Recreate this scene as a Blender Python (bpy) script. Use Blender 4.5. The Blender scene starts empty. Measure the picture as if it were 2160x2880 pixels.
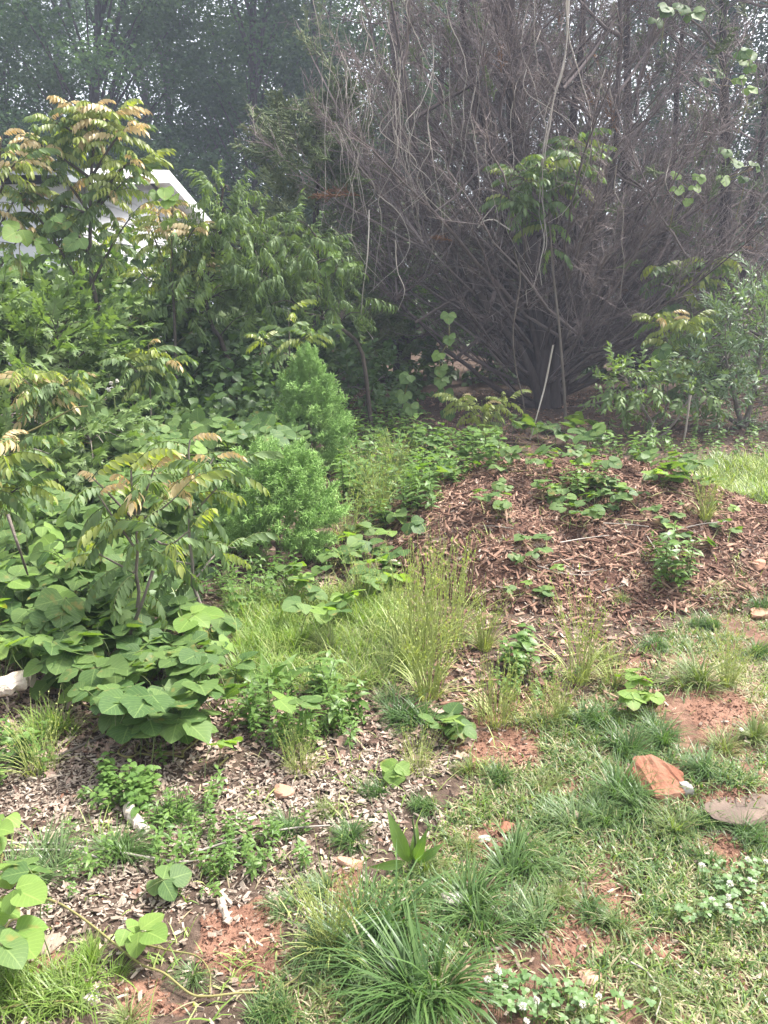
import bpy, math, random
import numpy as np
from mathutils import Matrix, Vector

random.seed(7)
R = np.random.default_rng(11)
SC = bpy.context.scene
COL = SC.collection

# ------------------------------------------------------------------ camera, sky, sun, exposure
F_PX = 773.0
PITCH = math.radians(15.0)
CAM_H = 1.6
cam_d = bpy.data.cameras.new('camera')
cam = bpy.data.objects.new('camera', cam_d)
COL.objects.link(cam)
cam.location = (0, 0, CAM_H)
cam.rotation_euler = (math.radians(90) - PITCH, 0, 0)
cam_d.sensor_fit = 'VERTICAL'
cam_d.sensor_height = 36.0
cam_d.lens = 36.0 * F_PX / 1024.0
cam_d.clip_end = 600.0
cam_d.clip_start = 0.05
SC.camera = cam

SUN_EL, SUN_AZ = math.radians(56), math.radians(62)     # azimuth measured from +Y towards +X
world = bpy.data.worlds.new('World')
SC.world = world
world.use_nodes = True
wn = world.node_tree
wn.nodes.clear()
w_out = wn.nodes.new('ShaderNodeOutputWorld')
w_bg = wn.nodes.new('ShaderNodeBackground')
w_sky = wn.nodes.new('ShaderNodeTexSky')
w_sky.sky_type = 'NISHITA'
w_sky.sun_disc = False
w_sky.sun_elevation = SUN_EL
w_sky.sun_rotation = SUN_AZ
w_sky.air_density = 1.0
w_sky.dust_density = 4.0
w_hs = wn.nodes.new('ShaderNodeHueSaturation')
w_hs.inputs['Saturation'].default_value = 0.30
w_bg.inputs['Strength'].default_value = 0.15
wn.links.new(w_sky.outputs['Color'], w_hs.inputs['Color'])
wn.links.new(w_hs.outputs['Color'], w_bg.inputs['Color'])
wn.links.new(w_bg.outputs['Background'], w_out.inputs['Surface'])
sun_d = bpy.data.lights.new('sun', 'SUN')
sun_d.energy = 3.0
sun_d.angle = math.radians(10)
sun_d.color = (1.0, 0.96, 0.9)
sun = bpy.data.objects.new('sun', sun_d)
COL.objects.link(sun)
sun_dir = Vector((math.sin(SUN_AZ) * math.cos(SUN_EL), math.cos(SUN_AZ) * math.cos(SUN_EL), math.sin(SUN_EL)))
sun.rotation_euler = sun_dir.to_track_quat('Z', 'Y').to_euler()
sun.location = sun_dir * 50
SC.view_settings.view_transform = 'Standard'
SC.view_settings.look = 'None'
SC.view_settings.exposure = 1.82
SC.view_settings.gamma = 1.0
SC.render.engine = 'CYCLES'
SC.cycles.max_bounces = 6
SC.cycles.diffuse_bounces = 3
SC.cycles.glossy_bounces = 2
SC.cycles.transmission_bounces = 4
SC.cycles.volume_bounces = 0
SC.cycles.caustics_reflective = False
SC.cycles.caustics_refractive = False

# ------------------------------------------------------------------ numeric helpers
SP, CP = math.sin(PITCH), math.cos(PITCH)


def ray(u, v):
    a, b = (u - 384.0) / F_PX, -(v - 512.0) / F_PX
    return np.array([a, CP + b * SP, -SP + b * CP])


def at(u, v, y):
    d = ray(u, v)
    return np.array([0, 0, CAM_H]) + d * (y / d[1])


def proj(p):
    p = np.asarray(p, float)
    x, y, z = p[..., 0], p[..., 1], p[..., 2] - CAM_H
    dep = np.maximum(y * CP - z * SP, 1e-3)
    return 384 + F_PX * x / dep, 512 - F_PX * (y * SP + z * CP) / dep


def _hash(ix, iy, s):
    n = (ix.astype(np.int64) * 374761393 + iy.astype(np.int64) * 668265263 + s * 1442695041) & 0x7fffffff
    n = ((n ^ (n >> 13)) * 1274126177) & 0x7fffffff
    return ((n ^ (n >> 16)) & 0xffff) / 65535.0


def vnoise(x, y, s=0):
    x, y = np.asarray(x, float), np.asarray(y, float)
    ix, iy = np.floor(x), np.floor(y)
    fx, fy = x - ix, y - iy
    fx, fy = fx * fx * (3 - 2 * fx), fy * fy * (3 - 2 * fy)
    a, b = _hash(ix, iy, s), _hash(ix + 1, iy, s)
    c, d = _hash(ix, iy + 1, s), _hash(ix + 1, iy + 1, s)
    return (a + (b - a) * fx) * (1 - fy) + (c + (d - c) * fx) * fy


def fbm(x, y, s=0, o=4):
    t, amp, n = 0, 0.5, 0
    for k in range(o):
        t = t + amp * vnoise(np.asarray(x) * 2 ** k, np.asarray(y) * 2 ** k, s + k)
        n += amp
        amp *= 0.5
    return t / n


def smooth(a, b, x):
    t = np.clip((x - a) / (b - a), 0, 1)
    return t * t * (3 - 2 * t)


CLAY_HUMPS = [(at(722, 842, 2.3), .20, .055), (at(705, 705, 2.86), .30, .05), (at(575, 940, 1.75), .16, .015)]


def ground_z(x, y):
    x, y = np.asarray(x, float), np.asarray(y, float)
    z = 0.03 * np.clip(y - 6.0, 0, 14) + 0.25 * smooth(20, 60, y)
    z = z + 0.05 * (fbm(x * .8, y * .8, 3) - .5) + 0.03 * (fbm(x * 3.1, y * 3.1, 9) - .5)
    for c, r, h in CLAY_HUMPS:
        d2 = ((x - c[0]) ** 2 + (y - c[1]) ** 2) / r ** 2
        z = z + h * np.exp(-d2 * 1.5)
    return z


def mound_h(x, y):
    x, y = np.asarray(x, float), np.asarray(y, float)
    nx = x + .25 * (fbm(x * 1.5, y * 1.5, 21) - .5)
    ny = y + .25 * (fbm(x * 1.5, y * 1.5, 25) - .5)
    h = np.zeros(np.broadcast(x, y).shape)
    for cx, cy, rx, ry, hh in [(1.5, 5.7, 1.5, 1.6, .42), (.68, 4.75, .66, .85, .33), (2.6, 5.1, 2.0, 1.3, .18), (1.3, 4.8, 1.2, 1.0, .22)]:
        r2 = ((nx - cx) / rx) ** 2 + ((ny - cy) / ry) ** 2
        h = np.maximum(h, hh * np.clip(1 - r2, 0, 1) ** .9) + .12 * np.minimum(h, hh * np.clip(1 - r2, 0, 1))
    return h * (.86 + .28 * fbm(x * 3, y * 3, 31)) + .05 * (fbm(x * 6, y * 6, 35) - .5) * (h > .03)


def surf_z(x, y):
    return ground_z(x, y) + np.maximum(mound_h(x, y), 0)


_T = 0.8 * 1.012 ** np.arange(360)


def hit(u, v, f=surf_z):
    d = ray(u, v)
    P = np.array([0, 0, CAM_H]) + d * _T[:, None]
    below = P[:, 2] <= f(P[:, 0], P[:, 1])
    k = int(np.argmax(below)) if below.any() else len(_T) - 1
    tt = np.linspace(_T[max(k - 1, 0)], _T[k], 14)
    P = np.array([0, 0, CAM_H]) + d * tt[:, None]
    below = P[:, 2] <= f(P[:, 0], P[:, 1])
    k = int(np.argmax(below)) if below.any() else 13
    p = P[k]
    return np.array([p[0], p[1], float(f(p[0], p[1]))])


def in_poly(poly, x, y):
    x, y = np.asarray(x), np.asarray(y)
    ins = np.zeros(x.shape, bool)
    n = len(poly)
    for i in range(n):
        x1, y1 = poly[i]
        x2, y2 = poly[(i + 1) % n]
        c = ((y1 > y) != (y2 > y)) & (x < (x2 - x1) * (y - y1) / (y2 - y1 + 1e-12) + x1)
        ins ^= c
    return ins


def norm(a):
    a = np.asarray(a, float)
    return a / np.maximum(np.linalg.norm(a, axis=-1, keepdims=True), 1e-9)


# ------------------------------------------------------------------ mesh helpers
def mesh_from(name, V, faces, mats, tint=None, uv=None, smooth_shade=True, midx=None):
    """faces: list of (n,3)/(n,4) int arrays"""
    V = np.ascontiguousarray(V, np.float32)
    me = bpy.data.meshes.new(name)
    faces = [np.asarray(f, np.int32) for f in faces if len(f)]
    tot = sum(len(f) for f in faces)
    loops = np.concatenate([f.ravel() for f in faces])
    cnt = np.concatenate([np.full(len(f), f.shape[1], np.int32) for f in faces])
    st = np.concatenate([[0], np.cumsum(cnt)[:-1]]).astype(np.int32)
    me.vertices.add(len(V))
    me.vertices.foreach_set('co', V.ravel())
    me.loops.add(len(loops))
    me.loops.foreach_set('vertex_index', loops)
    me.polygons.add(tot)
    me.polygons.foreach_set('loop_start', st)
    me.polygons.foreach_set('loop_total', cnt)
    if midx is not None:
        me.polygons.foreach_set('material_index', np.ascontiguousarray(midx, np.int32))
    me.polygons.foreach_set('use_smooth', np.full(tot, bool(smooth_shade)))
    a = me.attributes.new('tint', 'FLOAT', 'POINT')
    a.data.foreach_set('value', np.ascontiguousarray(np.full(len(V), .5) if tint is None else tint, np.float32))
    if uv is not None:
        l = me.uv_layers.new(name='uv')
        l.data.foreach_set('uv', np.ascontiguousarray(np.asarray(uv, np.float32)[loops]).ravel())
    for m in (mats if isinstance(mats, (list, tuple)) else [mats]):
        me.materials.append(m)
    me.update(calc_edges=True)
    return me


class Geo:
    """collects pieces, builds one mesh"""

    def __init__(self):
        self.V, self.F, self.T, self.U, self.M, self.n = [], [], [], [], [], 0

    def add(self, V, F, tint=None, uv=None, mi=0):
        V = np.asarray(V, float)
        for f in (F if isinstance(F, list) else [F]):
            f = np.asarray(f)
            if len(f):
                self.F.append(f + self.n)
                self.M.append(np.full(len(f), mi))
        self.V.append(V)
        self.T.append(np.full(len(V), .5) if tint is None else np.broadcast_to(tint, (len(V),)))
        self.U.append(np.zeros((len(V), 2)) if uv is None else uv)
        self.n += len(V)

    def mesh(self, name, mats, smooth_shade=True):
        return mesh_from(name, np.concatenate(self.V), self.F, mats, np.concatenate(self.T),
                         np.concatenate(self.U), smooth_shade, np.concatenate(self.M))


def frames(pos, dr, nrm, sc):
    """(N,3,4) transforms: local +Y -> dr, local +Z ~ nrm"""
    dr = norm(dr)
    x = norm(np.cross(dr, nrm))
    z = np.cross(x, dr)
    sc = np.broadcast_to(np.asarray(sc, float), (len(pos),))[:, None] if np.ndim(sc) <= 1 else np.asarray(sc)
    if sc.shape[1] == 1:
        sc = np.repeat(sc, 3, 1)
    return np.stack([x * sc[:, :1], dr * sc[:, 1:2], z * sc[:, 2:3], np.asarray(pos, float)], axis=2)


def scatter(tpl, M):
    V, F, UV = tpl
    N, n = len(M), len(V)
    P = np.einsum('nij,vj->nvi', M[:, :, :3], V) + M[:, None, :, 3]
    off = (np.arange(N) * n)[:, None, None]
    Fs = [(f[None] + off).reshape(-1, f.shape[1]) for f in F]
    return P.reshape(-1, 3), Fs, np.tile(UV, (N, 1)), n


def geo_scatter(g, tpl, M, tint=None, mi=0):
    V, F, UV, n = scatter(tpl, M)
    t = R.random(len(M)) if tint is None else np.broadcast_to(tint, (len(M),))
    g.add(V, F, np.repeat(t, n), UV, mi)


def tubes(P, rad, sides=4):
    """P (N,n,3), rad (N,n) -> V,F"""
    P = np.asarray(P, float)
    N, n, _ = P.shape
    rad = np.broadcast_to(rad, (N, n))
    T = norm(np.gradient(P, axis=1))
    mean = norm(P[:, -1] - P[:, 0])
    ref = np.where(np.abs(mean[:, 2:]) < .8, np.array([[0, 0, 1.]]), np.array([[1., 0, 0]]))[:, None]
    X = norm(np.cross(T, ref))
    Y = np.cross(T, X)
    a = np.arange(sides) * 2 * math.pi / sides
    V = P[:, :, None] + rad[..., None, None] * (X[:, :, None] * np.cos(a)[None, None, :, None] + Y[:, :, None] * np.sin(a)[None, None, :, None])
    i = np.arange(n - 1)[:, None] * sides
    k = np.arange(sides)[None]
    k2 = (k + 1) % sides
    q = np.stack([i + k, i + k2, i + sides + k2, i + sides + k], -1).reshape(-1, 4)
    F = (q[None] + (np.arange(N) * n * sides)[:, None, None]).reshape(-1, 4)
    return V.reshape(-1, 3), [F]


def spline(pts, n):
    """Catmull-Rom through pts"""
    p = np.asarray(pts, float)
    if len(p) == 2:
        return p[0] + (p[1] - p[0]) * np.linspace(0, 1, n)[:, None]
    p = np.vstack([2 * p[0] - p[1], p, 2 * p[-1] - p[-2]])
    m = len(p) - 3
    t = np.linspace(0, m - 1e-6, n)
    i = t.astype(int)
    f = (t - i)[:, None]
    a, b, c, d = p[i], p[i + 1], p[i + 2], p[i + 3]
    return .5 * (2 * b + (c - a) * f + (2 * a - 5 * b + 4 * c - d) * f ** 2 + (3 * b - a - 3 * c + d) * f ** 3)


def add_tube(g, pts, r0, r1, n=8, sides=5, tint=None, mi=0, wob=0.0):
    p = spline(pts, n)
    if wob:
        w = R.normal(0, wob, p.shape)
        w[0] = w[-1] = 0
        p = p + w
    V, F = tubes(p[None], np.linspace(r0, r1, n)[None], sides)
    g.add(V, F, tint, None, mi)
    return p


# ------------------------------------------------------------------ objects
def link(name, me, parent=None):
    o = bpy.data.objects.new(name, me)
    COL.objects.link(o)
    if parent:
        o.parent = parent
    return o


def tag(o, label=None, cat=None, group=None, kind=None):
    if label:
        o['label'] = label
    if cat:
        o['category'] = cat
    if group:
        o['group'] = group
    if kind:
        o['kind'] = kind
    return o


def thing(name, loc, label, cat, group=None):
    o = link(name, None)
    o.empty_display_size = .1
    o.location = loc
    return tag(o, label, cat, group)


def piece(name, me, root, M=None):
    """child of root; M (3,4) world transform"""
    o = link(name, me, root)
    if M is None:
        o.location = -root.location
    else:
        m = Matrix([list(r) for r in M] + [[0, 0, 0, 1]])
        m.translation -= root.location
        o.matrix_basis = m
    return o


def pieces(name, meshes, root, Ms):
    for M in Ms:
        piece(name, meshes[int(R.integers(len(meshes)))], root, M)


# ------------------------------------------------------------------ materials
def nmat(name):
    m = bpy.data.materials.new(name)
    m.use_nodes = True
    nt = m.node_tree
    nt.nodes.clear()
    return m, nt, nt.nodes.new, nt.links.new


def leaf_mat(name, ca, cb, trans=.35, rough=.45, vein=0.0, tcol=None, spec=.35):
    m, nt, N, L = nmat(name)
    out = N('ShaderNodeOutputMaterial')
    at_ = N('ShaderNodeAttribute'); at_.attribute_name = 'tint'
    oi = N('ShaderNodeObjectInfo')
    add = N('ShaderNodeMath'); add.operation = 'ADD'
    L(at_.outputs['Fac'], add.inputs[0]); L(oi.outputs['Random'], add.inputs[1])
    fr = N('ShaderNodeMath'); fr.operation = 'FRACT'
    L(add.outputs[0], fr.inputs[0])
    tc = N('ShaderNodeTexCoord')
    nz = N('ShaderNodeTexNoise'); nz.inputs['Scale'].default_value = 9.0; nz.inputs['Detail'].default_value = 3
    L(tc.outputs['Object'], nz.inputs['Vector'])
    mf = N('ShaderNodeMath'); mf.operation = 'MULTIPLY_ADD'
    mf.inputs[1].default_value = .5; L(nz.outputs['Fac'], mf.inputs[0])
    hf = N('ShaderNodeMath'); hf.operation = 'MULTIPLY_ADD'; hf.inputs[1].default_value = .75; hf.inputs[2].default_value = -.12
    L(fr.outputs[0], hf.inputs[0]); L(hf.outputs[0], mf.inputs[2])
    mix = N('ShaderNodeMix'); mix.data_type = 'RGBA'; mix.clamp_factor = True
    mix.inputs['A'].default_value = (*ca, 1); mix.inputs['B'].default_value = (*cb, 1)
    L(mf.outputs[0], mix.inputs['Factor'])
    col = mix.outputs['Result']
    if vein:
        uv = N('ShaderNodeUVMap'); uv.uv_map = 'uv'
        sx = N('ShaderNodeSeparateXYZ'); L(uv.outputs['UV'], sx.inputs[0])

        def mth(op, a, b=None, c=None):
            q = N('ShaderNodeMath'); q.operation = op
            for i, s in enumerate((a, b, c)):
                if s is None:
                    continue
                if isinstance(s, (int, float)):
                    q.inputs[i].default_value = s
                else:
                    L(s, q.inputs[i])
            return q.outputs[0]
        ax = mth('ABSOLUTE', mth('SUBTRACT', sx.outputs['X'], .5))
        mid = mth('SUBTRACT', 1.0, mth('SMOOTH_MIN', mth('MULTIPLY', ax, 28.0), 1.0, .1))
        t = mth('MULTIPLY', mth('SUBTRACT', sx.outputs['Y'], mth('MULTIPLY', ax, .7)), 7.0)
        side = mth('MULTIPLY', mth('SUBTRACT', mth('ABSOLUTE', mth('SUBTRACT', mth('FRACT', t), .5)), .42), 9.0)
        vm = mth('MAXIMUM', mid, mth('MAXIMUM', side, 0.0))
        vm = mth('MINIMUM', mth('MULTIPLY', vm, vein), .8)
        mv = N('ShaderNodeMix'); mv.data_type = 'RGBA'; mv.clamp_factor = True
        L(vm, mv.inputs['Factor']); L(col, mv.inputs['A'])
        mv.inputs['B'].default_value = (min(cb[0] * 2.0, 1), min(cb[1] * 1.8, 1), cb[2] * 2.0, 1)
        col = mv.outputs['Result']
    if vein >= .35:
        geo_ = N('ShaderNodeNewGeometry')
        n3 = N('ShaderNodeTexNoise'); n3.inputs['Scale'].default_value = 16.0; n3.inputs['Detail'].default_value = 4
        L(geo_.outputs['Position'], n3.inputs['Vector'])
        mr = N('ShaderNodeMapRange'); mr.inputs['From Min'].default_value = .62; mr.inputs['From Max'].default_value = .72
        L(n3.outputs['Fac'], mr.inputs['Value'])
        mb = N('ShaderNodeMix'); mb.data_type = 'RGBA'; L(mr.outputs['Result'], mb.inputs['Factor']); L(col, mb.inputs['A'])
        mb.inputs['B'].default_value = (.20, .18, .055, 1)
        col = mb.outputs['Result']
    pb = N('ShaderNodeBsdfPrincipled')
    pb.inputs['Roughness'].default_value = rough
    pb.inputs['Specular IOR Level'].default_value = spec
    L(col, pb.inputs['Base Color'])
    if trans:
        tr = N('ShaderNodeBsdfTranslucent')
        hs = N('ShaderNodeMix'); hs.data_type = 'RGBA'; hs.blend_type = 'MULTIPLY'; hs.inputs['Factor'].default_value = 1
        L(col, hs.inputs['A']); hs.inputs['B'].default_value = (*(tcol or (1.5, 1.6, .5)), 1)
        L(hs.outputs['Result'], tr.inputs['Color'])
        ms = N('ShaderNodeMixShader'); ms.inputs['Fac'].default_value = trans
        L(pb.outputs[0], ms.inputs[1]); L(tr.outputs[0], ms.inputs[2])
        L(ms.outputs[0], out.inputs['Surface'])
    else:
        L(pb.outputs[0], out.inputs['Surface'])
    return m


def ramp(N, L, src, stops):
    r = N('ShaderNodeValToRGB')
    while len(r.color_ramp.elements) < len(stops):
        r.color_ramp.elements.new(.5)
    for e, (p, c) in zip(r.color_ramp.elements, stops):
        e.position = p
        e.color = (*c, 1)
    L(src, r.inputs['Fac'])
    return r.outputs['Color']


def solid_mat(name, stops, scale=20, rough=.85, bump=.3, stretch=(1, 1, 1), detail=6, use_tint=.6, bscale=None, spec=.2):
    """noise coloured surface; stops sampled by noise + per piece tint"""
    m, nt, N, L = nmat(name)
    out = N('ShaderNodeOutputMaterial')
    tc = N('ShaderNodeTexCoord')
    mp = N('ShaderNodeMapping'); mp.inputs['Scale'].default_value = stretch
    L(tc.outputs['Object'], mp.inputs['Vector'])
    nz = N('ShaderNodeTexNoise'); nz.inputs['Scale'].default_value = scale; nz.inputs['Detail'].default_value = detail
    L(mp.outputs[0], nz.inputs['Vector'])
    at_ = N('ShaderNodeAttribute'); at_.attribute_name = 'tint'
    oi = N('ShaderNodeObjectInfo')
    s = N('ShaderNodeMath'); s.operation = 'ADD'; L(at_.outputs['Fac'], s.inputs[0]); L(oi.outputs['Random'], s.inputs[1])
    f = N('ShaderNodeMath'); f.operation = 'FRACT'; L(s.outputs[0], f.inputs[0])
    mx = N('ShaderNodeMix'); mx.inputs['Factor'].default_value = use_tint
    L(nz.outputs['Fac'], mx.inputs['A']); L(f.outputs[0], mx.inputs['B'])
    col = ramp(N, L, mx.outputs['Result'], stops)
    pb = N('ShaderNodeBsdfPrincipled'); pb.inputs['Roughness'].default_value = rough
    pb.inputs['Specular IOR Level'].default_value = spec
    L(col, pb.inputs['Base Color'])
    if bump:
        n2 = N('ShaderNodeTexNoise'); n2.inputs['Scale'].default_value = bscale or scale * 2.5; n2.inputs['Detail'].default_value = 8
        L(mp.outputs[0], n2.inputs['Vector'])
        b = N('ShaderNodeBump'); b.inputs['Strength'].default_value = bump; b.inputs['Distance'].default_value = .02
        L(n2.outputs['Fac'], b.inputs['Height']); L(b.outputs[0], pb.inputs['Normal'])
    L(pb.outputs[0], out.inputs['Surface'])
    return m


KUD_A, KUD_B = (.046, .098, .030), (.130, .20, .058)
M = {
    'kudzu': leaf_mat('kudzu_leaf', KUD_A, KUD_B, .35, .55, .5, None, .22),
    'kudzu_young': leaf_mat('kudzu_young_leaf', (.13, .22, .05), (.19, .28, .07), .4, .55, .4, None, .22),
    'pist': leaf_mat('pinnate_leaf', (.085, .14, .055), (.155, .22, .09), .34, .5, .35, None, .22),
    'pist_mid': leaf_mat('pinnate_leaf_fresh', (.17, .225, .055), (.27, .30, .09), .38, .42, .3),
    'pist_red': leaf_mat('pinnate_leaf_young', (.44, .34, .17), (.53, .45, .25), .35, .42, .25, (1.2, 1.0, .7)),
    'peach': leaf_mat('peach_leaf', (.09, .145, .055), (.165, .23, .09), .32, .5, .3, None, .22),
    'willow': leaf_mat('grey_green_leaf', (.12, .185, .10), (.19, .265, .15), .3, .4, .25),
    'maple': leaf_mat('lobed_leaf', (.08, .14, .04), (.16, .23, .07), .3, .5, .25, (1.3, 1.4, .6)),
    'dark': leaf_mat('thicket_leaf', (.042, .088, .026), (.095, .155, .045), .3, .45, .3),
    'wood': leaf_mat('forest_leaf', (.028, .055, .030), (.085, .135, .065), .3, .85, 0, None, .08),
    'juniper': leaf_mat('juniper_spray', (.18, .32, .08), (.29, .45, .125), 0, .6),
    'cedar': leaf_mat('cedar_spray', (.075, .115, .04), (.155, .185, .07), 0, .65),
    'cedar_brown': leaf_mat('cedar_dead_spray', (.16, .075, .035), (.24, .12, .06), .1, .7),
    'fescue': leaf_mat('dark_grass_blade', (.05, .105, .03), (.115, .185, .055), .3, .36, 0, (1.3, 1.5, .6)),
    'fescue_grey': leaf_mat('bluish_grass_blade', (.085, .145, .055), (.155, .215, .085), .3, .36, 0, (1.2, 1.4, .7)),
    'lush': leaf_mat('bright_grass_blade', (.13, .22, .045), (.22, .30, .07), .38, .42, 0),
    'lawn': leaf_mat('lawn_blade', (.10, .155, .045), (.21, .235, .085), .3, .45, 0),
    'straw': leaf_mat('straw_blade', (.30, .25, .14), (.42, .36, .23), .25, .6, 0, (1.1, 1., .8)),
    'seed': leaf_mat('seed_stem', (.25, .31, .09), (.40, .43, .17), .25, .5, 0),
    'weed': leaf_mat('weed_leaf', (.075, .15, .035), (.14, .225, .055), .38, .42, .3),
    'clover': leaf_mat('clover_leaf', (.07, .14, .04), (.12, .2, .06), .3, .45),
    'petal': leaf_mat('clover_petal', (.72, .68, .6), (.82, .8, .74), .3, .6, 0, (1, 1, 1)),
    'bark': solid_mat('grey_bark', [(.2, (.075, .06, .05)), (.5, (.15, .125, .105)), (.8, (.24, .21, .18))], 30, .9, .6, (1, 1, .25)),
    'bark_dark': solid_mat('dark_bark', [(.2, (.035, .027, .026)), (.6, (.075, .058, .054)), (.9, (.13, .105, .10))], 25, .9, .6, (1, 1, .2)),
    'twig': solid_mat('dead_twig', [(.1, (.085, .066, .062)), (.5, (.16, .125, .118)), (.9, (.27, .222, .21))], 12, .9, 0, use_tint=.8),
    'vine': solid_mat('dry_vine', [(.1, (.22, .185, .155)), (.6, (.36, .32, .28)), (1, (.48, .44, .39))], 30, .85, .2),
    'green_vine': solid_mat('runner_vine', [(.1, (.12, .11, .04)), (.6, (.20, .18, .07)), (1, (.27, .25, .12))], 30, .6, .1),
    'stem': solid_mat('green_stem', [(.1, (.06, .085, .03)), (.6, (.11, .14, .05)), (1, (.15, .17, .07))], 20, .7, 0),
    'chip': solid_mat('weathered_wood_chip', [(.05, (.10, .073, .056)), (.3, (.19, .145, .112)), (.55, (.285, .228, .18)), (.8, (.37, .31, .25)), (1, (.45, .39, .325))], 60, .9, .3, (1, .15, 1), use_tint=.75),
    'shred': solid_mat('brown_bark_shred', [(.05, (.06, .031, .022)), (.35, (.15, .082, .057)), (.65, (.25, .148, .103)), (.9, (.38, .255, .185)), (1, (.49, .36, .27))], 50, .9, .3, (1, .15, 1), use_tint=.75),
    'litter': solid_mat('dead_leaf', [(.05, (.10, .06, .045)), (.4, (.23, .15, .115)), (.75, (.37, .27, .215)), (1, (.48, .37, .30))], 40, .85, .2, use_tint=.75),
    'clod': solid_mat('clay_clod', [(.1, (.12, .06, .042)), (.6, (.23, .12, .08)), (1, (.32, .2, .15))], 30, .95, .4),
    'rock_red': solid_mat('red_sandstone', [(.25, (.135, .058, .036)), (.48, (.215, .092, .056)), (.64, (.26, .135, .088)), (.8, (.32, .25, .18))], 7, .95, .5, use_tint=.15, bscale=30),
    'rock_grey': solid_mat('grey_stone', [(.2, (.07, .056, .048)), (.5, (.145, .108, .086)), (.8, (.22, .165, .13))], 11, .95, .5, use_tint=.2, bscale=25),
    'rock_pink': solid_mat('pinkish_stone', [(.2, (.30, .16, .10)), (.5, (.40, .23, .155)), (.8, (.46, .31, .23))], 8, .95, .4, use_tint=.3),
    'quartz': solid_mat('white_stone', [(.2, (.26, .22, .19)), (.6, (.40, .36, .32)), (.9, (.54, .50, .46))], 14, .8, .4, use_tint=.2),
    'log': solid_mat('bleached_log', [(.1, (.34, .26, .20)), (.45, (.55, .46, .38)), (.8, (.70, .63, .55))], 10, .9, .5, (6, .5, 6), use_tint=.1),
    'siding': solid_mat('white_siding', [(.1, (.52, .53, .55)), (.8, (.64, .64, .65))], 3, .5, .02, use_tint=.2),
    'trim': solid_mat('white_trim', [(.1, (.74, .75, .76)), (.8, (.82, .82, .82))], 3, .45, 0, use_tint=.2),
    'roofing': solid_mat('grey_roofing', [(.1, (.30, .31, .32)), (.8, (.42, .43, .44))], 20, .8, .1),
}


def ground_mat():
    m, nt, N, L = nmat('soil')
    out = N('ShaderNodeOutputMaterial')
    tc = N('ShaderNodeTexCoord')

    def noise(s, d=6, rgh=.6):
        n = N('ShaderNodeTexNoise'); n.inputs['Scale'].default_value = s; n.inputs['Detail'].default_value = d
        n.inputs['Roughness'].default_value = rgh
        L(tc.outputs['Object'], n.inputs['Vector'])
        return n.outputs['Fac']
    n1, n2, n3 = noise(9, 9, .7), noise(45, 8, .7), noise(3.5, 6)
    clay = ramp(N, L, n1, [(.25, (.11, .058, .040)), (.5, (.215, .115, .078)), (.75, (.30, .185, .135))])
    mulch = ramp(N, L, n2, [(.3, (.042, .029, .022)), (.55, (.095, .066, .05)), (.75, (.18, .13, .10))])
    meadow = ramp(N, L, n1, [(.3, (.06, .085, .025)), (.7, (.14, .15, .06))])

    def attr(n):
        a = N('ShaderNodeAttribute'); a.attribute_name = n
        return a.outputs['Fac']

    def mixc(f, a, b):
        x = N('ShaderNodeMix'); x.data_type = 'RGBA'; L(f, x.inputs['Factor']); L(a, x.inputs['A']); L(b, x.inputs['B'])
        return x.outputs['Result']

    def sharpen(a, nse):
        s = N('ShaderNodeMath'); s.operation = 'ADD'; L(a, s.inputs[0])
        q = N('ShaderNodeMath'); q.operation = 'MULTIPLY_ADD'; q.inputs[1].default_value = .9; q.inputs[2].default_value = -.45
        L(nse, q.inputs[0]); L(q.outputs[0], s.inputs[1])
        r = N('ShaderNodeMapRange'); r.inputs['From Min'].default_value = .3; r.inputs['From Max'].default_value = .7
        L(s.outputs[0], r.inputs['Value'])
        return r.outputs['Result']
    col = mixc(sharpen(attr('clay'), n1), mulch, clay)
    col = mixc(sharpen(attr('meadow'), n3), col, meadow)
    pb = N('ShaderNodeBsdfPrincipled'); pb.inputs['Roughness'].default_value = .95; pb.inputs['Specular IOR Level'].default_value = .1
    L(col, pb.inputs['Base Color'])
    b = N('ShaderNodeBump'); b.inputs['Strength'].default_value = .7; b.inputs['Distance'].default_value = .02
    L(n2, b.inputs['Height']); L(b.outputs[0], pb.inputs['Normal'])
    L(pb.outputs[0], out.inputs['Surface'])
    return m


# ------------------------------------------------------------------ leaf templates  (V, [F3, F4], UV), base at origin, along +Y, up +Z
def prof(kind, t):
    if kind == 'ovate':
        return np.clip(np.sin(math.pi * t ** .66), 0, 1) ** .62
    if kind == 'lance':
        return np.sin(math.pi * t ** .75) ** 1.1
    return np.sin(math.pi * t)


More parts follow.
